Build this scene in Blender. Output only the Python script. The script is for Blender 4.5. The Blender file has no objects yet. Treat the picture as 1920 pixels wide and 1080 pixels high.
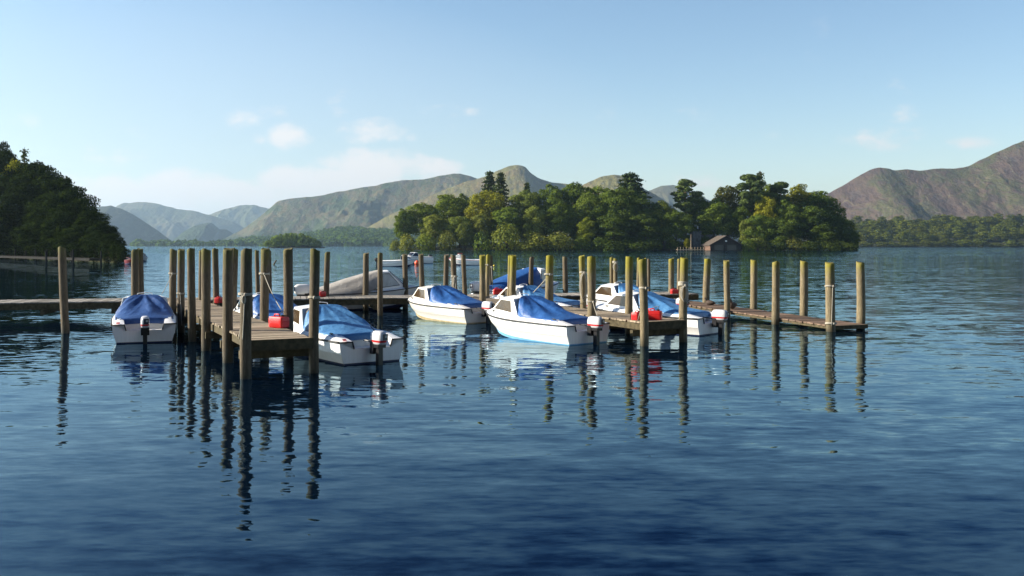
import bpy, bmesh, math, random
import numpy as np
from mathutils import Vector, Matrix, noise
R = math.radians
F, HY, H = 1760.0, 460.0, 2.5          # focal length in photo pixels, horizon row, eye height
sc = bpy.context.scene
col = sc.collection
rng = np.random.default_rng(7)
random.seed(7)

def at(px, py, d):                      # photo pixel at depth d -> point in the place
    return Vector(((px-960)/F*d, d, H-(py-HY)/F*d))
def on(px, py, z=0.0):                  # photo pixel on the level z
    d = (H-z)*F/(py-HY)
    return Vector(((px-960)/F*d, d, z))
def xd(px, d, z=0.0): return Vector(((px-960)/F*d, d, z))

# ------------------------------------------------------------------ materials
def nmat(name):
    m = bpy.data.materials.new(name); m.use_nodes = True
    nt = m.node_tree; bs = nt.nodes['Principled BSDF']
    return m, nt, bs
def N(nt, t, **kw):
    n = nt.nodes.new(t)
    for k, v in kw.items():
        if k.startswith('i_'):
            key = k[2:]
            n.inputs[int(key) if key.isdigit() else key.replace('_', ' ')].default_value = v
        else: setattr(n, k, v)
    return n
def L(nt, a, b): nt.links.new(a, b)
def ramp(nt, fac, stops):
    r = nt.nodes.new('ShaderNodeValToRGB')
    e = r.color_ramp.elements
    while len(e) < len(stops): e.new(0.5)
    for el, (p, c) in zip(e, stops):
        el.position = p; el.color = (c[0], c[1], c[2], 1)
    L(nt, fac, r.inputs[0]); return r.outputs[0]
def mix(nt, f, a, b, mode='MIX'):
    n = nt.nodes.new('ShaderNodeMix'); n.data_type = 'RGBA'; n.blend_type = mode
    for s, v in ((n.inputs[0], f), (n.inputs[6], a), (n.inputs[7], b)):
        if hasattr(v, 'links'): L(nt, v, s)
        elif isinstance(v, (tuple, list)): s.default_value = (v[0], v[1], v[2], 1)
        else: s.default_value = v
    return n.outputs[2]
def mth(nt, op, a, b=None, c=None, clamp=False):
    n = nt.nodes.new('ShaderNodeMath'); n.operation = op; n.use_clamp = clamp
    for s, v in zip(n.inputs, (a, b, c)):
        if v is None: continue
        if hasattr(v, 'links'): L(nt, v, s)
        else: s.default_value = v
    return n.outputs[0]
def objco(nt, scale=(1, 1, 1)):
    t = N(nt, 'ShaderNodeTexCoord'); m = N(nt, 'ShaderNodeMapping')
    m.inputs['Scale'].default_value = scale
    L(nt, t.outputs['Object'], m.inputs['Vector']); return m.outputs[0]
def noi(nt, vec, scale, detail=4, rough=.55, out=0):
    n = N(nt, 'ShaderNodeTexNoise'); n.inputs['Scale'].default_value = scale
    n.inputs['Detail'].default_value = detail; n.inputs['Roughness'].default_value = rough
    L(nt, vec, n.inputs['Vector']); return n.outputs[out]
def bump(nt, bs, h, strength=.3, dist=.01):
    b = N(nt, 'ShaderNodeBump'); b.inputs['Strength'].default_value = strength; b.inputs['Distance'].default_value = dist
    L(nt, h, b.inputs['Height']); L(nt, b.outputs[0], bs.inputs['Normal'])

def simple(name, c, rough=.5, var=.12, scale=6, spec=.5, metal=0, bumpd=0):
    m, nt, bs = nmat(name)
    v = objco(nt); f = noi(nt, v, scale, 5)
    a = tuple(x*(1-var) for x in c); b = tuple(min(1, x*(1+var)) for x in c)
    L(nt, ramp(nt, f, [(.3, a), (.7, b)]), bs.inputs['Base Color'])
    bs.inputs['Roughness'].default_value = rough; bs.inputs['Specular IOR Level'].default_value = spec
    bs.inputs['Metallic'].default_value = metal
    if bumpd: bump(nt, bs, f, .6, bumpd)
    return m

def wood_post(name, c0, c1, moss, moss_z, moss_amt):
    m, nt, bs = nmat(name)
    v = objco(nt, (1, 1, .12)); v2 = objco(nt)
    oi = N(nt, 'ShaderNodeObjectInfo')
    g = noi(nt, v, 34, 6, .7); big = noi(nt, v2, 2.2, 4)
    base = ramp(nt, g, [(.25, tuple(x*.45 for x in c0)), (.5, c0), (.78, c1)])
    base = mix(nt, mth(nt, 'MULTIPLY', ramp(nt, big, [(.35, (0, 0, 0)), (.65, (1, 1, 1))]), .5), base, tuple(x*.8 for x in c0), 'MIX')
    # algae on the upper part and in patches
    sp = N(nt, 'ShaderNodeSeparateXYZ'); L(nt, v2, sp.inputs[0])
    z = sp.outputs[2]
    h = mth(nt, 'MULTIPLY', mth(nt, 'SUBTRACT', z, moss_z), 1.6)
    mk = mth(nt, 'ADD', h, mth(nt, 'MULTIPLY', mth(nt, 'SUBTRACT', noi(nt, objco(nt, (1, 1, .45)), 5.5, 5, .65), .5), 2.6))
    mk = mth(nt, 'ADD', mk, mth(nt, 'MULTIPLY', mth(nt, 'SUBTRACT', oi.outputs['Random'], .5), .5))
    mk = mth(nt, 'MULTIPLY', mk, moss_amt, clamp=True)
    base = mix(nt, mk, base, moss)
    # knots / checks
    k = noi(nt, objco(nt, (1, 1, .05)), 60, 3, .8)
    ck = ramp(nt, k, [(.30, (1, 1, 1)), (.36, (0, 0, 0))])
    base = mix(nt, mth(nt, 'MULTIPLY', ck, .7), base, (.012, .009, .006))
    # wet foot
    wet = mth(nt, 'SUBTRACT', 1.0, mth(nt, 'MULTIPLY', mth(nt, 'ADD', z, mth(nt, 'MULTIPLY', mth(nt, 'SUBTRACT', big, .5), .25)), 3.2, clamp=True), clamp=True)
    base = mix(nt, mth(nt, 'MULTIPLY', wet, .8), base, (.018, .016, .008))
    L(nt, base, bs.inputs['Base Color'])
    L(nt, mth(nt, 'SUBTRACT', .85, mth(nt, 'MULTIPLY', wet, .55)), bs.inputs['Roughness'])
    bs.inputs['Specular IOR Level'].default_value = .25
    bump(nt, bs, g, .9, .012)
    return m

def planks(name, c, var=.45):
    m, nt, bs = nmat(name)
    gi = N(nt, 'ShaderNodeNewGeometry')
    v = objco(nt, (.25, 1, 1)); g = noi(nt, v, 26, 6, .7)
    blot = noi(nt, objco(nt), 1.7, 5, .6)
    a = tuple(x*(1-var) for x in c)
    base = mix(nt, gi.outputs['Random Per Island'], a, tuple(x*1.15 for x in c))
    base = mix(nt, mth(nt, 'MULTIPLY', ramp(nt, g, [(.35, (1, 1, 1)), (.6, (0, 0, 0))]), .55), base, tuple(x*.35 for x in c))
    base = mix(nt, mth(nt, 'MULTIPLY', ramp(nt, blot, [(.5, (0, 0, 0)), (.75, (1, 1, 1))]), .5), base, (.06, .062, .03))
    L(nt, base, bs.inputs['Base Color']); bs.inputs['Roughness'].default_value = .85
    bs.inputs['Specular IOR Level'].default_value = .2
    bump(nt, bs, g, .7, .006); return m

def gelcoat(name, c, rough=.28):
    m, nt, bs = nmat(name)
    v = objco(nt); st = noi(nt, objco(nt, (7, 7, .7)), 3, 5, .7)
    sp = N(nt, 'ShaderNodeSeparateXYZ'); L(nt, v, sp.inputs[0])
    low = mth(nt, 'SUBTRACT', .75, mth(nt, 'MULTIPLY', sp.outputs[2], 1.5), clamp=True)
    dirt = mth(nt, 'MULTIPLY', ramp(nt, st, [(.45, (0, 0, 0)), (.8, (1, 1, 1))]), low)
    base = mix(nt, mth(nt, 'MULTIPLY', dirt, .38), c, (c[0]*.5, c[1]*.45, c[2]*.32))
    L(nt, base, bs.inputs['Base Color']); bs.inputs['Roughness'].default_value = rough
    return m

def tarp(name, c, c2, rough=.42):
    m, nt, bs = nmat(name)
    v = objco(nt); f = noi(nt, v, 3.5, 6, .65); cr = noi(nt, v, 14, 4, .6)
    base = ramp(nt, f, [(.3, c), (.72, c2)])
    L(nt, base, bs.inputs['Base Color']); bs.inputs['Roughness'].default_value = rough
    bs.inputs['Specular IOR Level'].default_value = .45
    bump(nt, bs, mth(nt, 'ADD', mth(nt, 'MULTIPLY', f, 2), cr), .5, .022); return m

def leafmat(name, dark, light, trans=.22, autumn=None):
    m, nt, bs = nmat(name)
    gi = N(nt, 'ShaderNodeNewGeometry'); oi = N(nt, 'ShaderNodeObjectInfo')
    clump = noi(nt, objco(nt), 5.0, 3)
    f = mth(nt, 'ADD', mth(nt, 'MULTIPLY', gi.outputs['Random Per Island'], .55), mth(nt, 'MULTIPLY', clump, .6))
    base = ramp(nt, f, [(.25, dark), (.85, light)])
    base = mix(nt, 1.0, base, oi.outputs['Color'], 'MULTIPLY')
    nt.nodes.remove(bs)
    df = N(nt, 'ShaderNodeBsdfDiffuse'); tr = N(nt, 'ShaderNodeBsdfTranslucent'); mx = N(nt, 'ShaderNodeMixShader')
    L(nt, base, df.inputs[0])
    L(nt, mix(nt, 1.0, base, (1.25, 1.2, .55), 'MULTIPLY'), tr.inputs[0])
    mx.inputs[0].default_value = trans
    L(nt, df.outputs[0], mx.inputs[1]); L(nt, tr.outputs[0], mx.inputs[2])
    out = [n for n in nt.nodes if n.type == 'OUTPUT_MATERIAL'][0]
    L(nt, mx.outputs[0], out.inputs[0]); return m

def hillmat(name, stops, wood=None, scale=.004, rock=.35, streak=1.0):
    m, nt, bs = nmat(name)
    v = objco(nt, (1, .5, 1.2))
    big = noi(nt, v, scale, 7, .62); fine = noi(nt, v, scale*7, 6, .7)
    f = mth(nt, 'ADD', mth(nt, 'MULTIPLY', big, .72), mth(nt, 'MULTIPLY', fine, .28))
    base = ramp(nt, f, stops)
    r = noi(nt, objco(nt, (1, .4, .7)), scale*5, 9, .72)
    base = mix(nt, mth(nt, 'MULTIPLY', ramp(nt, r, [(.52, (0, 0, 0)), (.62, (1, 1, 1))]), rock), base, (.07, .066, .062))
    pth = noi(nt, objco(nt, (1, .5, 1)), scale*1.3, 3, .45)
    pd = mth(nt, 'ABSOLUTE', mth(nt, 'SUBTRACT', pth, .47))
    base = mix(nt, mth(nt, 'MULTIPLY', ramp(nt, pd, [(.0, (1, 1, 1)), (.007, (0, 0, 0))]), .55), base, (.20, .185, .10))
    sp2 = noi(nt, objco(nt, (1, .6, 1)), scale*14, 4, .6)
    base = mix(nt, mth(nt, 'MULTIPLY', ramp(nt, sp2, [(.60, (0, 0, 0)), (.66, (1, 1, 1))]), mth(nt, 'MULTIPLY', ramp(nt, big, [(.45, (0, 0, 0)), (.6, (1, 1, 1))]), .8)), base, (.03, .032, .026))
    if wood:                             # woods on the lower slopes
        sp = N(nt, 'ShaderNodeSeparateXYZ'); L(nt, objco(nt), sp.inputs[0])
        w = mth(nt, 'SUBTRACT', wood[0], sp.outputs[2]); w = mth(nt, 'DIVIDE', w, wood[1])
        w = mth(nt, 'ADD', w, mth(nt, 'MULTIPLY', mth(nt, 'SUBTRACT', big, .5), 5))
        w = mth(nt, 'ADD', w, mth(nt, 'MULTIPLY', mth(nt, 'SUBTRACT', fine, .5), 2.5), clamp=True)
        base = mix(nt, w, base, ramp(nt, noi(nt, v, .05, 4, .7), [(.3, (.012, .022, .01)), (.7, (.05, .07, .025))]))
    L(nt, base, bs.inputs['Base Color']); bs.inputs['Roughness'].default_value = .95
    bs.inputs['Specular IOR Level'].default_value = .05
    b = N(nt, 'ShaderNodeBump'); b.inputs['Strength'].default_value = 1; b.inputs['Distance'].default_value = 38
    L(nt, mth(nt, 'ADD', big, mth(nt, 'MULTIPLY', fine, .35)), b.inputs['Height']); L(nt, b.outputs[0], bs.inputs['Normal'])
    return m

# ------------------------------------------------------------------ mesh helpers
class MB:
    def __init__(s): s.v = []; s.f = []; s.m = []
    def add(s, vs, fs, mi=0):
        o = len(s.v); s.v += [tuple(v) for v in vs]
        for f in fs: s.f.append(tuple(i+o for i in f)); s.m.append(mi)
        return s
    def box(s, x0, x1, y0, y1, z0, z1, mi=0):
        v = [(x, y, z) for z in (z0, z1) for y in (y0, y1) for x in (x0, x1)]
        return s.add(v, [(0, 2, 3, 1), (4, 5, 7, 6), (0, 1, 5, 4), (2, 6, 7, 3), (0, 4, 6, 2), (1, 3, 7, 5)], mi)
    def loft(s, rings, mi=0, closed=True, caps=(False, False), flip=False):
        n = len(rings[0]); o = len(s.v); fs = []
        for r in rings: s.v += [tuple(p) for p in r]
        k = n if closed else n-1
        for i in range(len(rings)-1):
            for j in range(k):
                a, b = o+i*n+j, o+i*n+(j+1) % n
                q = (a, b, b+n, a+n)
                s.f.append(q[::-1] if flip else q); s.m.append(mi(i, j) if callable(mi) else mi)
        if caps[0]: s.f.append(tuple(o+j for j in range(n))[::-1]); s.m.append(0 if callable(mi) else mi)
        if caps[1]: s.f.append(tuple(o+(len(rings)-1)*n+j for j in range(n))); s.m.append(0 if callable(mi) else mi)
        return s
    def tube(s, pts, r, seg=6, mi=0, caps=True):
        pts = [Vector(p) for p in pts]; rings = []
        up = Vector((0, 0, 1)); prev = None
        for i, p in enumerate(pts):
            t = (pts[min(i+1, len(pts)-1)]-pts[max(i-1, 0)]).normalized()
            if prev is None:
                a = t.cross(up) if abs(t.dot(up)) < .95 else t.cross(Vector((1, 0, 0)))
            else: a = prev - t*prev.dot(t)
            a.normalize(); prev = a; b = t.cross(a)
            rr = r[i] if isinstance(r, (list, tuple)) else r
            rings.append([p+(a*math.cos(q*2*math.pi/seg)+b*math.sin(q*2*math.pi/seg))*rr for q in range(seg)])
        return s.loft(rings, mi, True, (caps, caps))
    def ball(s, c, rx, ry, rz, mi=0, n=12, k=8):
        rings = []
        for i in range(k+1):
            a = math.pi*(i+.02)/(k+.04)
            rings.append([(c[0]+rx*math.sin(a)*math.cos(2*math.pi*j/n), c[1]+ry*math.sin(a)*math.sin(2*math.pi*j/n), c[2]-rz*math.cos(a)) for j in range(n)])
        return s.loft(rings, mi, True, (True, True))
    def build(s, name, mats, parent=None, smooth=False, loc=None, rz=0, weld=0, bevel=0, auto=None):
        me = bpy.data.meshes.new(name); me.from_pydata(s.v, [], s.f)
        mats = mats if isinstance(mats, (list, tuple)) else [mats]
        for m in mats: me.materials.append(m)
        me.polygons.foreach_set('material_index', s.m)
        if smooth: me.polygons.foreach_set('use_smooth', [True]*len(s.f))
        bm = bmesh.new(); bm.from_mesh(me)
        if weld: bmesh.ops.remove_doubles(bm, verts=bm.verts, dist=weld)
        if bevel: bmesh.ops.bevel(bm, geom=bm.edges[:], offset=bevel, segments=2, profile=.6, affect='EDGES', clamp_overlap=True)
        bmesh.ops.recalc_face_normals(bm, faces=bm.faces)
        bm.to_mesh(me); bm.free()
        if auto: me.set_sharp_from_angle(angle=R(auto))
        o = bpy.data.objects.new(name, me); col.objects.link(o)
        if parent: o.parent = parent
        if loc is not None: o.location = loc
        if rz: o.rotation_euler.z = rz
        return o

def tag(o, label=None, cat=None, group=None, kind=None):
    if label: o['label'] = label
    if cat: o['category'] = cat
    if group: o['group'] = group
    if kind: o['kind'] = kind
    return o
def empty(name, loc, rz=0, label=None, cat=None, group=None):
    o = bpy.data.objects.new(name, None); col.objects.link(o)
    o.empty_display_size = .3; o.location = loc; o.rotation_euler = (0, 0, rz)
    return tag(o, label, cat, group)
ORD = ['first', 'second', 'third', 'fourth', 'fifth', 'sixth', 'seventh', 'eighth', 'ninth', 'tenth', 'eleventh', 'twelfth', 'thirteenth', 'fourteenth', 'fifteenth', 'sixteenth', 'seventeenth', 'eighteenth', 'nineteenth', 'twentieth', 'twenty-first', 'twenty-second', 'twenty-third', 'twenty-fourth', 'twenty-fifth', 'twenty-sixth', 'twenty-seventh', 'twenty-eighth', 'twenty-ninth', 'thirtieth']
def npmesh(name, v, quads, mats, mi=None, smooth=False):
    me = bpy.data.meshes.new(name); n = len(v); k = len(quads)
    me.vertices.add(n); me.vertices.foreach_set('co', np.ascontiguousarray(v, dtype=np.float32).ravel())
    me.loops.add(k*4); me.loops.foreach_set('vertex_index', np.ascontiguousarray(quads, dtype=np.int32).ravel())
    me.polygons.add(k); me.polygons.foreach_set('loop_start', np.arange(0, k*4, 4, dtype=np.int32))
    try: me.polygons.foreach_set('loop_total', np.full(k, 4, dtype=np.int32))
    except Exception: pass
    for m in mats: me.materials.append(m)
    if mi is not None: me.polygons.foreach_set('material_index', mi)
    if smooth: me.polygons.foreach_set('use_smooth', np.ones(k, dtype=bool))
    me.update(calc_edges=True); me.validate(); return me
def fbm(x, y, s, o=5, seed=0.0):
    return noise.fractal(Vector((x*s+seed, y*s-seed*.7, seed*1.3)), 1.0, 2.0, o)

# ------------------------------------------------------------------ palette
M = {}
M['post'] = wood_post('weathered_post_wood', (.125, .10, .066), (.265, .215, .15), (.12, .12, .028), 2.0, .85)
M['mossy'] = wood_post('mossy_post_wood', (.205, .165, .098), (.40, .335, .215), (.21, .19, .022), 1.40, .8)
M['plank'] = planks('deck_plank_wood', (.40, .325, .235))
M['plank_grey'] = planks('pale_walkway_plank_wood', (.34, .315, .275))
M['plank_red'] = planks('low_deck_plank_wood', (.235, .16, .115))
M['beam'] = simple('dark_beam_wood', (.085, .07, .04), .85, .4, 9, .2, bumpd=.006)
M['hull'] = gelcoat('white_gelcoat', (.86, .86, .84))
M['hull_cream'] = gelcoat('cream_gelcoat', (.78, .75, .68))
M['hull_grey'] = gelcoat('grey_gelcoat', (.45, .46, .46))
M['anti_dark'] = simple('dark_blue_antifouling', (.01, .02, .07), .5)
M['anti_light'] = simple('light_blue_antifouling', (.20, .47, .72), .5)
M['anti_cream'] = simple('stained_cream_bottom', (.45, .36, .2), .6, .3)
M['rubber'] = simple('black_rubber', (.02, .02, .02), .55)
M['black'] = simple('black_paint', (.012, .012, .014), .35)
M['silver'] = simple('silver_white_cowling', (.58, .59, .61), .22, .03)
M['redp'] = simple('red_stripe_paint', (.50, .015, .015), .3)
M['red_in_shade'] = simple('red_paint_darkened_as_shade', (.16, .012, .014), .4)  # red darkened in the colour itself for a boat lying in shadow
M['redplastic'] = simple('red_fuel_can_plastic', (.58, .012, .012), .4, .1)
M['navy'] = simple('navy_panel', (.025, .03, .05), .25)
M['window'] = simple('brown_tinted_glass', (.055, .036, .019), .1, .35, 3)
M['window_grey'] = simple('misted_plastic_window', (.36, .38, .40), .15, .25, 4)
M['glassdark'] = simple('dark_tinted_screen', (.02, .035, .06), .06)
M['tarp'] = tarp('royal_blue_tarpaulin', (.014, .07, .245), (.034, .13, .37))
M['tarp_pale'] = tarp('faded_blue_tarpaulin', (.035, .14, .34), (.10, .27, .50))
M['tarp_navy'] = tarp('slate_blue_tarpaulin', (.012, .042, .15), (.038, .10, .28))
M['tarp_grey'] = tarp('grey_canvas', (.27, .255, .235), (.38, .36, .33), .7)
M['rope'] = simple('pale_rope', (.40, .37, .30), .9, .25, 60)
M['chrome'] = simple('white_rail', (.7, .7, .7), .25)
M['orange'] = simple('orange_buoy_plastic', (.72, .10, .03), .45)
M['yellow'] = simple('yellow_buoy_plastic', (.75, .55, .04), .45)
M['stone'] = simple('grey_slate_stone', (.06, .066, .072), .9, .4, 1.2)
M['slate'] = simple('brown_slate_roof', (.085, .066, .05), .8, .25, 1.5)
M['darkwood'] = simple('dark_boards', (.022, .016, .014), .85, .35, 1.5)  # near-black boards for the boathouse gable and the shed
M['brownwood'] = simple('brown_boards', (.13, .075, .05), .85, .3, 1.5)
M['palewood'] = simple('pale_new_timber', (.45, .34, .22), .8, .2, 3)
M['greywood'] = simple('grey_old_timber', (.03, .029, .027), .95, .3, 4, .05)
M['bark'] = simple('bark', (.09, .065, .045), .95, .4, 8, .1)
M['pinebark'] = simple('reddish_pine_bark', (.26, .155, .09), .95, .3, 8, .1)
M['feather'] = simple('brown_feathers', (.06, .04, .028), .8, .5, 40)
M['bill'] = simple('dull_yellow_bill', (.25, .18, .05), .5)
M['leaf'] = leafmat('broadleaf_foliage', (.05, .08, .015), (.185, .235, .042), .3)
M['leaf_bank'] = leafmat('bank_foliage_painted_shade', (.006, .013, .004), (.034, .052, .012), .12)  # leaf colour darkened to carry the shade inside the bank crowns
M['leaf_yellow'] = leafmat('yellow_green_foliage', (.08, .10, .014), (.29, .29, .035), .3)
M['leaf_olive'] = leafmat('olive_foliage', (.07, .092, .02), (.235, .255, .058), .3)
M['needle'] = leafmat('conifer_foliage', (.024, .042, .015), (.10, .13, .042), .1)
M['ground'] = simple('shore_earth', (.035, .036, .018), .95, .5, .3, .05)
# ------------------------------------------------------------------ camera, sun, sky
cam = bpy.data.cameras.new('camera'); camo = bpy.data.objects.new('camera', cam); col.objects.link(camo)
camo.location = (0, 0, H); camo.rotation_euler = (R(90), 0, 0)
cam.sensor_width = 36; cam.lens = 36*F/1920; cam.shift_y = -(540-HY)/1920
cam.clip_start = .1; cam.clip_end = 40000
sc.camera = camo
SUN_AZ = Vector((-.995, .05, 0)).normalized(); SUN_EL = R(25)
sun = bpy.data.lights.new('sun', 'SUN'); suno = bpy.data.objects.new('sun', sun); col.objects.link(suno)
sd = SUN_AZ*math.cos(SUN_EL)+Vector((0, 0, math.sin(SUN_EL)))
suno.rotation_euler = (-sd).to_track_quat('-Z', 'Y').to_euler()
suno.location = (-40, 20, 40)
sun.energy = 5.0; sun.angle = R(.5); sun.color = (1, .905, .76)

w = bpy.data.worlds.new('World'); sc.world = w; w.use_nodes = True
nt = w.node_tree; bg = nt.nodes['Background']
sky = N(nt, 'ShaderNodeTexSky'); sky.sky_type = 'NISHITA'; sky.sun_disc = False
sky.sun_elevation = SUN_EL; sky.sun_rotation = math.atan2(SUN_AZ.x, SUN_AZ.y)
sky.altitude = 100; sky.air_density = 1.0; sky.dust_density = .35; sky.ozone_density = 2.2
tc = N(nt, 'ShaderNodeTexCoord'); sp = N(nt, 'ShaderNodeSeparateXYZ'); L(nt, tc.outputs['Generated'], sp.inputs[0])
yy = mth(nt, 'MAXIMUM', sp.outputs[1], .05)
u = mth(nt, 'DIVIDE', sp.outputs[0], yy); v = mth(nt, 'DIVIDE', sp.outputs[2], yy)
cv = N(nt, 'ShaderNodeCombineXYZ'); L(nt, u, cv.inputs[0]); L(nt, mth(nt, 'MULTIPLY', v, 1.7), cv.inputs[1])
n1 = noi(nt, cv.outputs[0], 17, 8, .62); n2 = noi(nt, cv.outputs[0], 6, 4, .5)
PUFFS = [(455, 222, 40, 20, .62), (505, 208, 55, 13, .5), (622, 198, 38, 26, .6), (650, 172, 25, 8, .35), (547, 256, 40, 26, .72), (692, 246, 60, 26, .85),
         (848, 205, 60, 14, .55), (850, 238, 15, 10, .3), (772, 258, 14, 8, .4), (486, 260, 14, 10, .4), (205, 294, 75, 20, .62), (245, 248, 40, 16, .45), (20, 228, 50, 14, .4),
         (1672, 258, 85, 22, .75), (1790, 270, 80, 14, .4), (1690, 216, 42, 18, .5), (1702, 160, 34, 16, .45), (1445, 258, 60, 14, .32), (1520, 70, 150, 40, .12), (1220, 215, 120, 22, .27),
         (215, 350, 140, 26, 1.0), (330, 352, 110, 34, 1.25), (410, 362, 90, 26, 1.2), (250, 384, 260, 34, 1.2), (490, 372, 140, 30, 1.15), (580, 346, 110, 34, 1.25), (640, 338, 80, 30, 1.1), (700, 312, 100, 34, 1.1), (790, 320, 80, 24, .9), (600, 395, 250, 30, .8), (1300, 345, 110, 18, .5), (120, 400, 160, 22, .7)]
tot = None
for (px, py, rx, ry, a) in PUFFS:
    du = mth(nt, 'MULTIPLY', mth(nt, 'SUBTRACT', u, (px-960)/F), F/rx)
    dv = mth(nt, 'MULTIPLY', mth(nt, 'SUBTRACT', v, (HY-py)/F), F/ry)
    rr = mth(nt, 'ADD', mth(nt, 'MULTIPLY', du, du), mth(nt, 'MULTIPLY', dv, dv))
    g = mth(nt, 'MULTIPLY', mth(nt, 'SUBTRACT', 1.0, mth(nt, 'MULTIPLY', rr, .5), clamp=True), a)
    tot = g if tot is None else mth(nt, 'MAXIMUM', tot, g)
dens = mth(nt, 'ADD', tot, mth(nt, 'MULTIPLY', mth(nt, 'SUBTRACT', n1, .5), 2.9))
dens = mth(nt, 'ADD', dens, mth(nt, 'MULTIPLY', mth(nt, 'SUBTRACT', n2, .5), .5))
ms = N(nt, 'ShaderNodeMapRange'); ms.interpolation_type = 'SMOOTHSTEP'
ms.inputs['From Min'].default_value = .22; ms.inputs['From Max'].default_value = 1.05
L(nt, dens, ms.inputs['Value'])
gate = mth(nt, 'GREATER_THAN', sp.outputs[1], .06)
m2 = mth(nt, 'MULTIPLY', mth(nt, 'MULTIPLY', ms.outputs[0], mth(nt, 'MULTIPLY', tot, 2.2, clamp=True)), gate)
m2 = mth(nt, 'MULTIPLY', m2, .88)
CLOUD = (4.5, 4.35, 4.25)
tint = N(nt, 'ShaderNodeMix'); tint.data_type = 'RGBA'; tint.blend_type = 'MULTIPLY'; tint.inputs[0].default_value = 1
low = ramp(nt, sp.outputs[2], [(0, (.93, .885, .835)), (.10, (.865, .835, .78)), (.26, (.77, .795, .775)), (.45, (.48, .58, .68)), (1, (.30, .42, .58))])
deep = ramp(nt, sp.outputs[2], [(0, (.93, .885, .835)), (.10, (.865, .835, .78)), (.26, (.77, .795, .775)), (.31, (.40, .55, .70)), (.36, (.08, .20, .43)), (.43, (.014, .062, .20)), (1, (.012, .045, .15))])
dt = N(nt, 'ShaderNodeVectorMath'); dt.operation = 'DOT_PRODUCT'; L(nt, tc.outputs['Generated'], dt.inputs[0]); dt.inputs[1].default_value = sd   # deepest blue a right angle away from the sun
pol = mth(nt, 'POWER', mth(nt, 'SUBTRACT', 1.0, mth(nt, 'MULTIPLY', dt.outputs['Value'], dt.outputs['Value']), clamp=True), 2.5)
L(nt, mix(nt, pol, low, deep), tint.inputs[7])
L(nt, sky.outputs[0], tint.inputs[6])
vu = mth(nt, 'MULTIPLY', mth(nt, 'SUBTRACT', u, (120-960)/F), F/800); vv = mth(nt, 'MULTIPLY', mth(nt, 'SUBTRACT', v, (HY-300)/F), F/260)
veil = mth(nt, 'SUBTRACT', 1.0, mth(nt, 'MULTIPLY', mth(nt, 'ADD', mth(nt, 'MULTIPLY', vu, vu), mth(nt, 'MULTIPLY', vv, vv)), .5), clamp=True)
veil = mth(nt, 'MULTIPLY', mth(nt, 'MULTIPLY', veil, gate), .45)          # thin high veil on the sunward side
vl = mix(nt, veil, tint.outputs[2], (2.75, 3.25, 3.75))
skyc = mix(nt, m2, vl, CLOUD)
L(nt, skyc, bg.inputs[0]); bg.inputs[1].default_value = .105
vs = sc.view_settings; sc.display_settings.display_device = 'sRGB'
vs.view_transform = 'Standard'; vs.look = 'None'; vs.exposure = 1.15; vs.gamma = 1; vs.use_curve_mapping = False
sc.cycles.volume_bounces = 1; sc.cycles.max_bounces = 8; sc.cycles.volume_max_steps = 64

# ------------------------------------------------------------------ water
m, nt, bs = nmat('lake_water'); M['water'] = m
tcw = N(nt, 'ShaderNodeNewGeometry')
def mapped(scale, rot=0):
    mp = N(nt, 'ShaderNodeMapping'); mp.inputs['Scale'].default_value = scale; mp.inputs['Rotation'].default_value = (0, 0, rot)
    L(nt, tcw.outputs['Position'], mp.inputs[0]); return mp.outputs[0]
patch = noi(nt, mapped((.02, .06, 1)), 1.0, 4, .6)                   # wind patches
patch = mth(nt, 'ADD', .55, mth(nt, 'MULTIPLY', ramp(nt, patch, [(.35, (0, 0, 0)), (.65, (1, 1, 1))]), .75))
sy = N(nt, 'ShaderNodeSeparateXYZ'); L(nt, tcw.outputs['Position'], sy.inputs[0])
patch = mth(nt, 'MULTIPLY', patch, mth(nt, 'ADD', .95, mth(nt, 'MULTIPLY', mth(nt, 'DIVIDE', sy.outputs[1], 380, clamp=True), 2.0)))   # more wind out on the open lake
acc = None
for (sx, sy, rot, det, a) in ((1.5, 4.4, R(9), 4, .95), (.55, 1.45, R(-8), 2, .52), (.16, .42, R(12), 2, .2), (4.2, 11, R(-14), 2, .5)):
    c = noi(nt, mapped((sx, sy, 1), rot), 1.0, det, .56, 1)
    s = N(nt, 'ShaderNodeVectorMath'); s.operation = 'SUBTRACT'; L(nt, c, s.inputs[0]); s.inputs[1].default_value = (.5, .5, .5)
    k = N(nt, 'ShaderNodeVectorMath'); k.operation = 'SCALE'; L(nt, s.outputs[0], k.inputs[0]); k.inputs['Scale'].default_value = a
    if acc is None: acc = k.outputs[0]
    else:
        ad = N(nt, 'ShaderNodeVectorMath'); L(nt, acc, ad.inputs[0]); L(nt, k.outputs[0], ad.inputs[1]); acc = ad.outputs[0]
sx = N(nt, 'ShaderNodeSeparateXYZ'); L(nt, acc, sx.inputs[0])
WX, WY = .095, .18
cb = N(nt, 'ShaderNodeCombineXYZ')
L(nt, mth(nt, 'MULTIPLY', mth(nt, 'MULTIPLY', sx.outputs[0], patch), WX), cb.inputs[0])
L(nt, mth(nt, 'MULTIPLY', mth(nt, 'MULTIPLY', sx.outputs[1], patch), WY), cb.inputs[1]); cb.inputs[2].default_value = 1
nz = N(nt, 'ShaderNodeVectorMath'); nz.operation = 'NORMALIZE'; L(nt, cb.outputs[0], nz.inputs[0])
nt.nodes.remove(bs)
df = N(nt, 'ShaderNodeBsdfDiffuse'); df.inputs[0].default_value = (.0004, .004, .012, 1)
gl = N(nt, 'ShaderNodeBsdfGlossy'); gl.inputs[0].default_value = (.63, .86, 1, 1); gl.inputs['Roughness'].default_value = .015
fr = N(nt, 'ShaderNodeFresnel'); fr.inputs[0].default_value = 1.27
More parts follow.
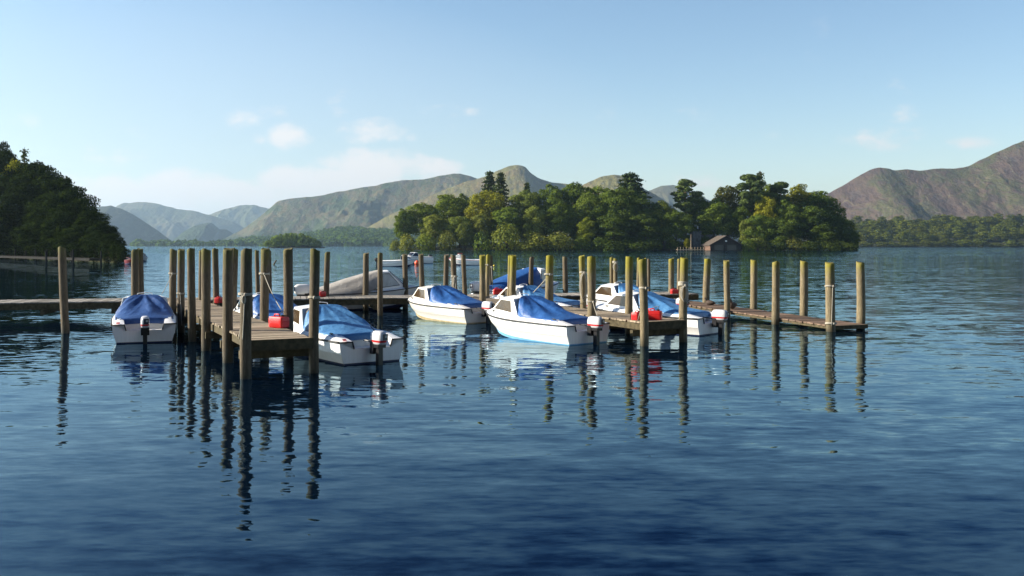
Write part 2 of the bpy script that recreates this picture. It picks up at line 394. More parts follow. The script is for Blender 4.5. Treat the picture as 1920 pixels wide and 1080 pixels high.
for n_ in (gl, fr): L(nt, nz.outputs[0], n_.inputs['Normal'])
mx = N(nt, 'ShaderNodeMixShader'); L(nt, fr.outputs[0], mx.inputs[0]); L(nt, df.outputs[0], mx.inputs[1]); L(nt, gl.outputs[0], mx.inputs[2])
L(nt, mx.outputs[0], [n for n in nt.nodes if n.type == 'OUTPUT_MATERIAL'][0].inputs[0])
tag(MB().add([(-9000, -300, 0), (9000, -300, 0), (9000, 14000, 0), (-9000, 14000, 0)], [(0, 1, 2, 3)]).build('lake_water', M['water']), 'dark blue rippled lake water', 'water', kind='structure')

# ------------------------------------------------------------------ hills
def hill(label, prof, D, mat, seed, slope=.55, nx=220, gully=.22, back=.8, skew=0):
    prof = sorted(prof); px = np.array([p[0] for p in prof], float); py = np.array([p[1] for p in prof], float)
    X = np.linspace(px[0], px[-1], nx); Y = np.interp(X, px, py)
    k = np.array([1, 2, 3, 2, 1.])/9; Yp = np.pad(Y, 2, mode='edge'); Y = np.convolve(Yp, k, 'valid')
    nf, nb = 46, 14; V = []
    for i, (a, b) in enumerate(zip(X, Y)):
        zr = max(H+(HY-b)/F*D, 2.0); x = (a-960)/F*D
        zr += zr*.02*fbm(x, 0, .01, 5, seed)
        front = zr/slope+60; bk = zr/back+60
        for j in range(nf+nb+1):
            if j <= nf:
                t = j/nf; y = D-front*(1-t); z = zr*(.35*t+.65*t**1.6)
            else:
                t = 1-(j-nf)/nb; y = D+bk*(1-t); z = zr*t
            e = min(1, 4*t*(1-t)+.0)
            xx = x+skew*(1-t)*front
            wx = 160*noise.noise(Vector((xx*.0021, y*.0021, seed+4)))
            g = noise.hetero_terrain(Vector((xx*.0042+seed, y*.0030, seed)), .8, 2.1, 7, .8)
            rd = noise.ridged_multi_fractal(Vector(((xx+wx)*.0024+seed*2+y*.0012, (y+wx)*.0017, seed)), .85, 2.2, 6, 1.0, 2.0)
            z += zr*gully*e*((g-.6)*.35+(rd-1.1)*.42)
            if t > .93 and j <= nf: z = min(z, zr*(.35*t+.65*t**1.6)+zr*.02)
            V.append((xx, y, z-6*(1-t)))
    n = nf+nb+1
    I = np.arange((nx-1)*(n-1)); ci, cj = I//(n-1), I % (n-1)
    a = ci*n+cj; q = np.stack([a, a+n, a+n+1, a+1], 1)
    me = npmesh('hill', np.array(V), q, [mat], smooth=True)
    o = bpy.data.objects.new('hill', me); col.objects.link(o)
    return tag(o, label, 'hill', kind='structure')

HM = {}
grass = [(.30, (.045, .05, .022)), (.45, (.10, .115, .05)), (.56, (.11, .10, .055)), (.70, (.07, .065, .03))]
heather = [(.30, (.05, .04, .038)), (.41, (.085, .06, .054)), (.48, (.11, .08, .06)), (.54, (.08, .085, .038)), (.60, (.095, .062, .056)), (.68, (.05, .042, .04)), (.75, (.09, .08, .045))]
cats = [(.30, (.10, .10, .032)), (.48, (.16, .145, .045)), (.62, (.15, .10, .055)), (.74, (.08, .07, .035))]
HM['far'] = hillmat('far_fell_grass', grass, None, .003)
HM['dark'] = hillmat('wooded_fell', [(.3, (.03, .04, .02)), (.6, (.06, .065, .035)), (.75, (.08, .075, .04))], (150, 60), .004)
HM['main'] = hillmat('craggy_fell_grass_and_bracken', [(.34, (.025, .036, .018)), (.42, (.06, .085, .036)), (.48, (.13, .10, .055)), (.53, (.055, .075, .033)), (.60, (.10, .08, .045)), (.70, (.035, .04, .025))], (75, 40), .005, .75)
HM['cats'] = hillmat('sunny_green_fell', cats, (60, 30), .005, .5)
HM['heather'] = hillmat('heather_fell', heather, (30, 15), .0055, .5)
hill('far pale mountain ridge at the head of the lake', [(150, 440), (190, 400), (230, 381), (275, 378), (300, 383), (330, 391), (370, 397), (400, 405), (440, 418), (500, 450)], 7600, HM['far'], 3.1, .5)
hill('palest rounded mountain in the far valley gap', [(330, 440), (365, 412), (410, 396), (450, 385), (475, 383), (500, 390), (540, 400), (600, 440)], 8800, HM['far'], 5.7, .5)
hill('dark blue wooded hill behind the left bank', [(60, 450), (120, 410), (160, 392), (190, 387), (208, 385), (225, 391), (250, 402), (275, 418), (300, 435), (322, 452), (345, 462)], 4300, HM['dark'], 9.2, .6)
hill('small pointed wooded crag in the valley', [(300, 462), (325, 450), (345, 434), (362, 425), (378, 420), (395, 417), (405, 424), (412, 430), (425, 430), (440, 440), (470, 462)], 5300, HM['dark'], 1.9, .6)
hill('long craggy fell ridge above the far left shore', [(395, 462), (430, 443), (455, 430), (480, 412), (500, 395), (520, 378), (545, 372), (575, 370), (610, 365), (650, 357), (700, 348), (735, 341), (760, 337), (790, 336), (825, 328), (850, 326), (880, 328), (897, 334), (930, 352), (960, 375), (1000, 400)], 4700, HM['main'], 4.4, .55, 300, .24)
hill('sunlit peaked green fell behind the island', [(640, 455), (700, 420), (760, 388), (800, 370), (840, 352), (880, 340), (915, 330), (940, 318), (955, 311), (972, 309), (985, 313), (993, 322), (1010, 333), (1030, 342), (1060, 345), (1095, 350), (1130, 350), (1200, 380), (1260, 420)], 4100, HM['cats'], 7.3, .62, 260, .24)
hill('grassy green hill with rounded top just right of the peak', [(1020, 400), (1060, 365), (1095, 345), (1125, 332), (1150, 326), (1170, 328), (1200, 350), (1230, 366), (1260, 385), (1300, 420)], 3600, HM['cats'], 2.2, .6)
hill('pale distant fell seen through the gap in the island trees', [(1170, 400), (1215, 358), (1240, 348), (1262, 346), (1290, 358), (1320, 372), (1360, 385), (1420, 410)], 6200, HM['far'], 6.6, .55)
hill('purple heather fell on the right', [(1440, 440), (1500, 400), (1540, 370), (1570, 352), (1600, 335), (1630, 320), (1650, 316), (1668, 317), (1676, 320), (1700, 317), (1725, 320), (1750, 316), (1790, 316), (1815, 311), (1840, 298), (1870, 285), (1900, 272), (1930, 262), (1990, 240), (2080, 225), (2200, 260)], 3100, HM['heather'], 8.1, .55, 300, .12)

# ------------------------------------------------------------------ ground under the woods
def mound(name, label, cx, cy, rx, ry, h, seed, n=64, k=14, mat=None, pw=1.0):
    V = []
    for i in range(k+1):
        r = i/k*1.06
        for j in range(n):
            a = 2*math.pi*j/n
            e = 1+.12*fbm(math.cos(a), math.sin(a), 1.2, 4, seed)
            x, y = cx+rx*r*e*math.copysign(abs(math.cos(a))**pw, math.cos(a)), cy+ry*r*e*math.copysign(abs(math.sin(a))**pw, math.sin(a))
            V.append((x, y, h*(1-r*r)+.5*fbm(x, y, .08, 3, seed)*(1-min(1, r))+.15))
    m = MB(); m.loft([V[i*n:(i+1)*n] for i in range(k+1)], 0, True)
    return tag(m.build(name, mat or M['ground'], smooth=True, weld=.001), label, 'ground', kind='structure')
mound('island_ground', 'low earth shore of the wooded island', 53, 498, 104, 52, 5, 2.0, pw=.7)
mound('islet_ground', 'low shore of the small round islet', on(549, 464.6).x, 985, 30, 16, 3, 5.0)

def shore_hill():
    V = []; nx, ny = 60, 20
    for i in range(nx):
        for j in range(ny):
            d = 1255+j*32; x = (1530+i*9-960)/F*1400
            r = min(.66, max(0, (d-1290)/600)); lift = np.interp(1530+i*9, [1530, 1570, 1650, 1700, 1745, 1900, 2060], [14, 18, 26, 36, 47, 50, 52])
            V.append((x, d, -1.2+1.6*min(1, (j/2.0))+lift*r**.8*1.1+1.5*fbm(x, d, .01, 4, 3)))
    I = np.arange((nx-1)*(ny-1)); a = (I//(ny-1))*ny+I % (ny-1)
    me = npmesh('far_shore', np.array(V), np.stack([a, a+ny, a+ny+1, a+1], 1), [M['ground']], smooth=True)
    o = bpy.data.objects.new('far_shore', me); col.objects.link(o); tag(o, 'rising ground under the wooded right shore', 'ground', kind='structure')
    return lambda px, d: -1.2+1.6+np.interp(960+(px-960)*d/1400, [1530, 1570, 1650, 1700, 1745, 1900, 2060], [14, 18, 26, 36, 47, 50, 52])*min(.66, max(0, (d-1290)/600))**.8*1.1
SHZ = shore_hill()

# bank on the left: a shore running from far left towards the camera
BA, BB = Vector((-122, 205, 0)), Vector((-55.5, 132, 0))
BD = (BB-BA).normalized(); BN = Vector((-BD.y, BD.x, 0))
if BN.y < 0: BN = -BN                      # away from the camera
def bank():
    V = []; nx, ny = 50, 14
    for i in range(nx):
        for j in range(ny):
            s = i/(nx-1); t = j/(ny-1)
            p = BA+(BB-BA)*s+Vector((-.47, .88, 0))*(t*70*(1-s)**.5+1.5*t)
            z = -.5+1.3*min(1, t*10)+(5*t)*(1-s)
            V.append((p.x, p.y, z+.35*fbm(p.x, p.y, .12, 4, 1)))
    I = np.arange((nx-1)*(ny-1)); a = (I//(ny-1))*ny+I % (ny-1)
    me = npmesh('bank_ground', np.array(V), np.stack([a, a+ny, a+ny+1, a+1], 1), [M['ground']], smooth=True)
    o = bpy.data.objects.new('bank_ground', me); col.objects.link(o); tag(o, 'shaded earth bank under the dark trees on the left', 'ground', kind='structure')
bank()

# ------------------------------------------------------------------ trees
def leaves(blobs, n, size, seed, out=1.15, shell=(.66, 1.17), low=.35, squash=1.0, asp=1.0):
    g = np.random.default_rng(seed)
    B = np.array(blobs, float)               # cx cy cz rx rz
    area = B[:, 3]*B[:, 4]; cnt = np.maximum(8, (n*area/area.sum()).astype(int))
    P, Nn = [], []
    for b, c in zip(B, cnt):
        d = g.normal(size=(c*2, 3)); d /= np.linalg.norm(d, axis=1)[:, None]
        keep = (d[:, 2] > -.35) | (g.random(len(d)) < low); d = d[keep][:c]
        r = shell[0]+(shell[1]-shell[0])*g.random(len(d))**.85
        # knobbly surface
        r = r*(1+.14*np.sin(d[:, 0]*7+b[0]*31)*np.sin(d[:, 1]*6+b[1]*17)*np.sin(d[:, 2]*7+b[2]*23))
        P.append(b[:3]+d*r[:, None]*np.array([b[3], b[3], b[4]])); Nn.append(d)
    P = np.concatenate(P); Nn = np.concatenate(Nn)
    ins = np.zeros(len(P), bool)
    for b in B:
        q = (P-b[:3])/np.array([b[3], b[3], b[4]]); ins |= (q*q).sum(1) < .5
    P, Nn = P[~ins], Nn[~ins]
    k = len(P)
    nn = Nn*out+g.normal(size=(k, 3))*.42; nn /= np.linalg.norm(nn, axis=1)[:, None]
    a = np.cross(nn, g.normal(size=(k, 3))); a /= np.linalg.norm(a, axis=1)[:, None]
    bb = np.cross(nn, a)
    s = (size*(.55+.9*g.random(k)))[:, None]
    V = np.stack([P-a*s-bb*s*.35*asp, P+a*s*.15-bb*s*.6*asp, P+a*s+bb*s*.3*asp, P-a*s*.2+bb*s*.65*asp], 1).reshape(-1, 3)
    return V, np.arange(k*4).reshape(-1, 4)
def trunkmesh(name, pts, radii, limbs, mat):
    m = MB(); m.tube(pts, radii, 8)
    for (a, b, r) in limbs: m.tube([a, (Vector(a)+Vector(b))*.5+Vector((0, 0, .02)), b], [r, r*.7, r*.3], 5)
    o = m.build(name, mat, smooth=True); me = o.data; bpy.data.objects.remove(o); return me

TR = {}
def reg(kind, crown, trunk): TR.setdefault(kind, []).append((crown, trunk))
def mk_broad(kind, seed, mat, n=17000, size=.0132, wide=.30, base=.10, nb=15):
    g = np.random.default_rng(seed); bl = []
    for i in range(nb):
        z = base+.10+(.86-base-.1)*((i+.5)/nb); env = wide*math.sqrt(max(.05, 1-((z-.42)/.58)**2))
        a = i*2.4+g.random()*.9; rr = env*(.45+.3*g.random())
        bl.append((rr*math.cos(a)*1.12, rr*math.sin(a)*1.12, z, wide*(.30+.22*g.random()), (.075+.055*g.random())))
    for i in range(nb):
        z = base+.06+(.93-base)*g.random(); env = wide*math.sqrt(max(.04, 1-((z-.42)/.58)**2)); a = g.random()*6.28
        bl.append((env*.92*math.cos(a), env*.92*math.sin(a), z, wide*(.14+.13*g.random()), .035+.035*g.random()))
    bl.append((0, 0, .9, wide*.38, .09)); bl.append((.02, 0, .48, wide*.62, .36))
    V, Q = leaves(bl, n, size, seed)
    limbs = [((0, 0, .22+.05*i), (bl[i+3][0]*.8, bl[i+3][1]*.8, bl[i+3][2]), .012) for i in range(6)]
    reg(kind, npmesh('crown', V, Q, [mat]), trunkmesh('trunk', [(0, 0, -.03), (.004, 0, .2), (0, .006, .5), (0, 0, .8)], [.028, .021, .013, .004], limbs, M['bark']))
def mk_shrub(kind, seed, mat, n=3200, size=.04):
    g = np.random.default_rng(seed); bl = []
    for i in range(10):
        a = i*2.4; rr = .30*(.3+.7*g.random()); bl.append((rr*math.cos(a), rr*math.sin(a), .22+.5*g.random()*(1-rr), .24+.1*g.random(), .24+.08*g.random()))
    bl.append((0, 0, .35, .42, .55))
    V, Q = leaves(bl, n, size, seed, low=.8)
    limbs = [((0, 0, .05), (b[0], b[1], b[2]), .02) for b in bl[:7]]
    reg(kind, npmesh('crown', V, Q, [mat]), trunkmesh('trunk', [(0, 0, -.05), (0, 0, .4)], [.03, .01], limbs, M['bark']))
def mk_pine(kind, seed, n=7500, size=.0125, bare=.5, w=.17):
    g = np.random.default_rng(seed); bl = []; limbs = []; nb = 19
    for i in range(nb):
        f = i/(nb-1); z = bare+(.95-bare)*f+g.uniform(-.02, .02); a = i*2.4+g.uniform(-.8, .8); env = w*(.55+.75*f if f < .55 else 1.5-.95*f)
        rr = env*g.uniform(.15, .95); c = (rr*math.cos(a), rr*math.sin(a), z)
        bl.append((*c, w*g.uniform(.26, .46), g.uniform(.028, .052))); limbs.append(((0, 0, z-.05), c, .008))
    bl.append((w*.1, 0, .955, w*.42, .045))
    V, Q = leaves(bl, n, size, seed, low=.6)
    reg(kind, npmesh('crown', V, Q, [M['needle']]), trunkmesh('trunk', [(0, 0, -.03), (.006, 0, .3), (-.004, .004, .62), (0, 0, .95)], [.017, .014, .011, .004], limbs, M['pinebark']))
def mk_spruce(kind, seed, n=4200, size=.022, w=.2, start=.12, power=.85, gap=1.0):
    g = np.random.default_rng(seed); P, Nn = [], []; tiers = 17; limbs = []
    V = []
    for i in range(tiers):
        z = start+(1-start)*(i/tiers); r = w*(1-(z-start)/(1-start))**power+.012
        for b in range(9):
            a = b*2*math.pi/9+i*.7+g.random()*.4; rb = r*(.7+.4*g.random()); limbs.append(((0, 0, z), (rb*math.cos(a), rb*math.sin(a), z-.25*rb), .003))
            k = max(4, int(n/(tiers*9)*(r/w+.3)))
            t = g.random(k)**.6
            c = np.stack([rb*t*math.cos(a), rb*t*math.sin(a), z-.3*rb*t+.02*(1-t)], 1)+g.normal(size=(k, 3))*np.array([.014, .014, .009])
            P.append(c)
    P = np.concatenate(P); k = len(P)
    nn = g.normal(size=(k, 3))*.5+np.array([0, 0, .6]); nn[:, :2] += P[:, :2]*4; nn /= np.linalg.norm(nn, axis=1)[:, None]
    a = np.cross(nn, g.normal(size=(k, 3))); a /= np.linalg.norm(a, axis=1)[:, None]; bb = np.cross(nn, a)
    s = (size*gap*(.5+.8*g.random(k)))[:, None]
    V = np.stack([P-a*s-bb*s*.3, P+a*s*.2-bb*s*.5, P+a*s+bb*s*.3, P-a*s*.2+bb*s*.5], 1).reshape(-1, 3)
    reg(kind, npmesh('crown', V, np.arange(k*4).reshape(-1, 4), [M['needle']]), trunkmesh('trunk', [(0, 0, -.03), (0, 0, .5), (0, 0, 1.0)], [.016, .010, .002], limbs, M['bark']))
for s in (11, 12, 13, 14): mk_broad('broad', s, M['leaf'])
for s in (21, 22): mk_broad('yellow', s, M['leaf_yellow'])
for s in (31, 32): mk_broad('olive', s, M['leaf_olive'], wide=.27)
for s in (41, 42): mk_shrub('shrub', s, M['leaf_olive'])
for s in (45, 46): mk_shrub('greenshrub', s, M['leaf'])
for s in (51, 52): mk_pine('pine', s)
mk_pine('lowpine', 55, 8500, .013, .22, .22)
mk_spruce('spruce', 61, 6500, .017); mk_spruce('cedar', 62, 13000, .016, .30, .1, .55); mk_spruce('spire', 63, 800, .016, .11, .3, .8)
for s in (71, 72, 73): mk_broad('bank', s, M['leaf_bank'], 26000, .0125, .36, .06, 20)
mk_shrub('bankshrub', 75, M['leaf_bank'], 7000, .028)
for s in (81, 82, 83): mk_broad('farbroad', s, M['leaf'], 1400, .045, .46, .0, 9)

def tree(kind, px, d, ytop, wpx, zbase, label, group, name='tree', tint=(1, 1, 1), idx=0, wh=None):
    cr, tk = TR[kind][idx % len(TR[kind])]
    h = H+(HY-ytop)/F*d-zbase; wid = wpx/F*d
    nomw = {'shrub': .62*2, 'greenshrub': .62*2, 'bankshrub': .62*2, 'pine': .4, 'lowpine': .5, 'spruce': .4, 'cedar': .58, 'spire': .2}.get(kind, .78)
    sxy = wid/nomw
    e = empty(name, xd(px, d, zbase), random.random()*6.28, label, 'shrub' if 'shrub' in kind else 'tree', group)
    for nm, me in (('trunk', tk), ('crown', cr)):
        o = bpy.data.objects.new(nm, me); col.objects.link(o); o.parent = e; o.scale = (sxy, sxy, h); o.color = (*tint, 1)
    return e
# ---- island trees: kind, px, ytop, width px, depth, tint (darker on the right as painted shade)
NM = {'broad': 'broadleaf_tree', 'yellow': 'broadleaf_tree', 'olive': 'broadleaf_tree', 'shrub': 'shrub', 'greenshrub': 'shrub', 'pine': 'pine_tree', 'lowpine': 'pine_tree', 'spruce': 'spruce_tree', 'cedar': 'conifer_tree', 'spire': 'conifer_tree'}
ISL = [
 ('broad', 757, 393, 46, 470, (.8, .85, .8)), ('broad', 792, 380, 74, 475, (1.1, 1.1, 1)), ('broad', 842, 364, 78, 490, (1.05, 1.05, .9)), ('olive', 815, 402, 60, 456, (1.15, 1.15, 1)),
 ('broad', 868, 366, 60, 500, (.75, .8, .8)), ('spruce', 918, 319, 66, 500, (.8, .85, .9)), ('spruce', 939, 321, 62, 495, (.8, .8, .8)), ('yellow', 914, 356, 84, 478, (1.05, 1.02, .9)),
 ('olive', 862, 405, 66, 455, (.95, 1.05, .9)), ('olive', 985, 356, 80, 480, (.85, .95, .9)), ('spruce', 988, 340, 44, 496, (1.9, 1.7, 1.5)), ('olive', 905, 400, 60, 455, (.9, .9, .85)),
 ('broad', 1036, 349, 84, 482, (.9, .95, .9)), ('broad', 1078, 341, 86, 486, (.6, .66, .66)), ('broad', 950, 388, 70, 456, (.95, 1, .9)), ('olive', 1002, 385, 64, 454, (1, 1.05, .9)),
 ('broad', 1052, 380, 70, 456, (.8, .85, .8)), ('broad', 1122, 348, 74, 480, (1, 1.05, .9)), ('cedar', 1182, 321, 118, 474, (.9, .95, .9)), ('broad', 1098, 362, 62, 460, (.95, .95, .9)),
 ('broad', 1140, 372, 64, 458, (.85, .9, .8)), ('broad', 1165, 352, 92, 462, (.7, .75, .75)), ('yellow', 1100, 408, 44, 448, (.8, .9, .8)), ('broad', 1200, 366, 80, 464, (.62, .68, .7)),
 ('broad', 1150, 400, 90, 450, (.55, .6, .6)), ('broad', 1210, 400, 70, 452, (.55, .6, .6)),
 ('yellow', 1243, 378, 62, 462, (.82, .92, .9)), ('pine', 1285, 337, 66, 470, (1.15, 1.15, 1)), ('broad', 1312, 366, 62, 476, (.7, .78, .8)), ('broad', 1268, 395, 66, 456, (.8, .85, .8)),
 ('olive', 1366, 348, 84, 478, (.62, .58, .6)), ('broad', 1340, 374, 70, 468, (.9, .95, .9)), ('pine', 1406, 327, 74, 466, (1.1, 1.1, 1)), ('spire', 1425, 320, 40, 486, (1.4, 1.3, 1.3)),
 ('broad', 1440, 346, 70, 476, (.9, .92, .85)), ('lowpine', 1464, 341, 66, 468, (1.1, 1.1, .9)), ('yellow', 1496, 348, 88, 480, (.85, .85, .8)), ('yellow', 1437, 368, 50, 460, (1.15, 1.1, .9)),
 ('broad', 1530, 358, 84, 476, (.72, .78, .7)), ('broad', 1556, 380, 72, 470, (.65, .7, .68)), ('broad', 1474, 378, 76, 458, (.8, .85, .8)), ('broad', 1518, 385, 80, 458, (.6, .66, .66)),
 ('broad', 1575, 408, 62, 462, (.6, .65, .65)), ('broad', 1590, 428, 44, 458, (.6, .65, .62)), ('greenshrub', 1600, 446, 26, 455, (.6, .65, .6)),
 ('broad', 1424, 402, 60, 450, (.85, .92, .85)), ('broad', 1468, 412, 62, 448, (.6, .65, .65)), ('olive', 1402, 410, 40, 450, (.9, .95, .9)), ('broad', 1542, 418, 70, 450, (.5, .55, .55)), ('broad', 1388, 385, 50, 466, (.8, .85, .8)),
 ('shrub', 740, 447, 22, 452, (1, 1, .9)), ('shrub', 765, 438, 44, 450, (1.15, 1.1, .9)), ('greenshrub', 800, 436, 46, 447, (1.1, 1.05, .9)), ('shrub', 838, 432, 44, 446, (.8, .8, .8)), ('olive', 872, 418, 40, 447, (.8, .85, .8)),
 ('greenshrub', 905, 432, 44, 445, (1, 1.05, .9)), ('shrub', 948, 415, 66, 444, (1.05, 1.08, .9)), ('shrub', 1005, 437, 62, 443, (1.1, 1.05, .9)), ('shrub', 1048, 433, 66, 443, (1, .98, .85)), ('greenshrub', 1092, 442, 44, 443, (.7, .75, .7)),
 ('greenshrub', 1128, 440, 50, 443, (.5, .55, .55)), ('greenshrub', 1175, 444, 50, 443, (.45, .5, .5)), ('greenshrub', 1222, 444, 50, 443, (.45, .5, .5)), ('greenshrub', 1262, 446, 40, 447, (.45, .5, .5)), ('greenshrub', 1515, 449, 50, 441, (.5, .52, .5)), ('greenshrub', 1555, 450, 50, 441, (.5, .52, .5)), ('greenshrub', 1590, 452, 40, 442, (.5, .52, .5)), ('shrub', 985, 448, 50, 441, (.8, .8, .7)), ('greenshrub', 1200, 449, 56, 441, (.45, .5, .45)), ('greenshrub', 1150, 449, 56, 441, (.45, .5, .45)), ('greenshrub', 1404, 445, 34, 439, (.7, .75, .6)), ('greenshrub', 1322, 440, 34, 452, (.4, .45, .4)),
 ('shrub', 1420, 440, 52, 444, (.75, .8, .75)), ('shrub', 1488, 442, 56, 443, (.7, .66, .62)), ('greenshrub', 1455, 446, 44, 443, (.55, .58, .55)), ('greenshrub', 1535, 444, 50, 443, (.5, .52, .5)), ('greenshrub', 1572, 446, 46, 445, (.5, .52, .5)),
 ('yellow', 1288, 446, 14, 444, (1, .95, .6)),
]
def isl_label(kind, px, ytop, tint):
    sp = {(918, 319): 'dark pointed spruce, leftmost of the conifers rising above the wooded island', (939, 321): 'second dark conifer right beside the leftmost pointed spruce on the wooded island',
          (988, 340): 'pale brownish spruce tip between the pines and the round crowns on the island', (1182, 321): 'tallest broad dark conifer with a crooked spire at the middle of the island',
          (1285, 337): 'tall scots pine with bare trunk standing alone left above the boathouse', (1406, 327): 'tall scots pine with flat top and pale bare trunk right above the boathouse',
          (1425, 320): 'thin spiky half-bare conifer just right of the flat-topped pine', (1366, 348): 'dark reddish brown tree directly above the boathouse roof',
          (1464, 341): 'rounded pine among the yellow green crowns on the right of the island', (1078, 341): 'cloud-shaped dark tree left of the broad crooked-spire conifer',
          (1288, 446): 'little yellow sapling beside the stone tower at the landing stage', (914, 356): 'large yellow green tree below the pointed spruce on the island',
          (1496, 348): 'large yellow tinged tree on the right crest of the island', (1243, 378): 'light green tree in the gap left of the bare-trunked pine', (1437, 368): 'bright yellow green tree right of the flat-topped pine trunk',
          (1100, 408): 'small bright green tree low in front of the dark conifer'}
    return sp.get((px, ytop))
cnt = {}
LOOK = {'broad': 'green broadleaf trees', 'olive': 'olive green trees', 'shrub': 'olive shrubs', 'greenshrub': 'dark green shrubs'}
order = {}
for k in LOOK:
    for i, t in enumerate(sorted([t for t in ISL if t[0] == k and not isl_label(*t[:3], t[5])], key=lambda t: t[1])): order[(k, t[1], t[2])] = i
for i, (kind, px, yt, wp, d, tint) in enumerate(ISL):
    lab = isl_label(kind, px, yt, tint)
    if not lab:
        j = order[(kind, px, yt)]
        lab = f'{ORD[j] if j < len(ORD) else "last"} from the left of the {LOOK[kind]} ' + ('at the waterline of the wooded island' if 'shrub' in kind else 'massed on the wooded island')
    zb = -.7 if 'shrub' in kind else min(5, max(.4, (d-443)*.12))
    tree(kind, px, d, yt, wp*(1.13 if kind in ('broad', 'olive', 'yellow') else 1), zb, lab, 'shrubs along the island shore' if 'shrub' in kind else 'trees on the wooded island', NM[kind], tint, i)

# ---- small round islet on the left: crowns too small to show parts
def far_tree(px, d, h, w, z, label, group, tint, idx):
    o = bpy.data.objects.new('broadleaf_tree', TR['farbroad'][idx % 3][0]); col.objects.link(o)
    o.location = xd(px, d, z); o.scale = (w/.95, w/.95, h); o.rotation_euler.z = random.random()*6.28; o.color = (*tint, 1)
    return tag(o, label, 'tree', group)
k = 0
for row, (d, n) in enumerate(((974, 10), (984, 9), (994, 8))):
    for i in range(n):
        f = (i+.5)/n*2-1; px = 549+f*(52-row*3)+random.uniform(-3, 3)
        top = 437-(-22)*abs(f)**2.6*0.9+random.uniform(0, 3)-row*.6
        h = (HY-top)/F*d+H; g = .75+.3*random.random()
        far_tree(px, d, max(h, 5), 7.5+2.5*random.random(), .5, 'round dark green tree massed on the small islet on the left', 'trees on the small round islet', (g*1.35, g*1.4, g*1.1), k); k += 1  # tint lightened so the sunlit green is in the leaf colour
# ---- wooded right shore
for row in range(9):
    d = 1290+row*50
    for i in range(25):
        px = 1562+i*17+random.uniform(-10, 10)+(row % 2)*8
        if px > 1980: continue
        h = 10+10*random.random()**1.3
        if row == 0: h *= .55
        z = float(SHZ(px, d)); g = .55+.6*random.random(); y_ = random.random()*.25
        far_tree(px, d, h, 15+11*random.random(), z, 'rounded crown in the green wood on the right shore below the heather fell', 'trees of the wooded right shore', (g*(.72+y_), g*(.68+y_*.5), g*.55), k); k += 1

# ---- hazy woods at the foot of the left hills: one mass
def far_wood():
    g = np.random.default_rng(5); V, Q = [], []; o = 0
    def crown(x, y, z, w, h):
        nonlocal o
        n = 26; d = g.normal(size=(n, 3)); d /= np.linalg.norm(d, axis=1)[:, None]; d[:, 2] = np.abs(d[:, 2])
        P = np.array([x, y, z])+d*np.array([w, w, h])*(.8+.3*g.random(n))[:, None]
        nn = d+g.normal(size=(n, 3))*.4; nn /= np.linalg.norm(nn, axis=1)[:, None]
        a = np.cross(nn, g.normal(size=(n, 3))); a /= np.linalg.norm(a, axis=1)[:, None]; b = np.cross(nn, a); s = w*.42
        V.append(np.stack([P-a*s-b*s*.6, P+a*s-b*s*.6, P+a*s+b*s*.6, P-a*s+b*s*.6], 1).reshape(-1, 3)); Q.append(np.arange(n*4).reshape(-1, 4)+o); o += n*4
    prof = [(330, 461), (400, 460), (440, 455), (470, 448), (500, 450), (560, 445), (600, 438), (640, 430), (670, 428), (700, 434), (740, 434), (790, 440), (830, 452)]
    pxs = [p[0] for p in prof]; pys = [p[1] for p in prof]
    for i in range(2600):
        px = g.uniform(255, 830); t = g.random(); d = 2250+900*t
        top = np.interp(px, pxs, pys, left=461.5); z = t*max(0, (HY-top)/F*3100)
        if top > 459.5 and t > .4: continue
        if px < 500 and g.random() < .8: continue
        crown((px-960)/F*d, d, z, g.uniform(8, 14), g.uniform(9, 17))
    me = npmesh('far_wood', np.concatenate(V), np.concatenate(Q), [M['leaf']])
    ob = bpy.data.objects.new('far_wood', me); col.objects.link(ob); ob.color = (.55, .7, .78, 1)  # bluish tint puts extra haze into the leaf colour
    tag(ob, 'hazy wood along the far shore at the foot of the left fells', 'wood', kind='stuff')
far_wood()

# ---- dark trees on the left bank
BT = [(-60, 268, 214, 170), (-18, 285, 206, 150), (18, 296, 192, 130), (-40, 300, 190, 150), (52, 306, 186, 110), (78, 313, 178, 104), (108, 336, 172, 96), (136, 352, 165, 84), (20, 335, 180, 130), (64, 345, 172, 120), (102, 365, 163, 100),
      (150, 374, 158, 74), (172, 396, 152, 66), (130, 385, 156, 86), (192, 416, 146, 56), (208, 438, 141, 44), (186, 436, 143, 54), (40, 395, 172, 120), (-15, 385, 182, 130), (90, 405, 162, 110), (150, 422, 150, 80)]
tl = sorted(BT)
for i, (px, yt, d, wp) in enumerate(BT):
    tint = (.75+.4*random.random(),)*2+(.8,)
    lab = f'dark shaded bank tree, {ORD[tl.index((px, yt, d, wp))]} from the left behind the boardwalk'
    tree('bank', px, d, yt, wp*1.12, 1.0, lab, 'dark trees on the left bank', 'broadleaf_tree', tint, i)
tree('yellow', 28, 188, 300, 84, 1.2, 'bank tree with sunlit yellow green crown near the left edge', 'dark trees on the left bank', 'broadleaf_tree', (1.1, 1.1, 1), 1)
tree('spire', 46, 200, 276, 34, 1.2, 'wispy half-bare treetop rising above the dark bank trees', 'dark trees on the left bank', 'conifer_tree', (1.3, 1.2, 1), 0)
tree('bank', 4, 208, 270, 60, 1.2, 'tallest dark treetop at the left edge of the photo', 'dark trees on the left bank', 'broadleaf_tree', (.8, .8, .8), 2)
sh = [(232, 462, 131, 26), (222, 455, 133, 34), (208, 448, 136, 44), (190, 446, 140, 52), (166, 444, 144, 60), (140, 442, 149, 64), (112, 440, 155, 70), (84, 440, 161, 70), (54, 440, 168, 76), (22, 438, 176, 80), (-10, 436, 186, 84)]
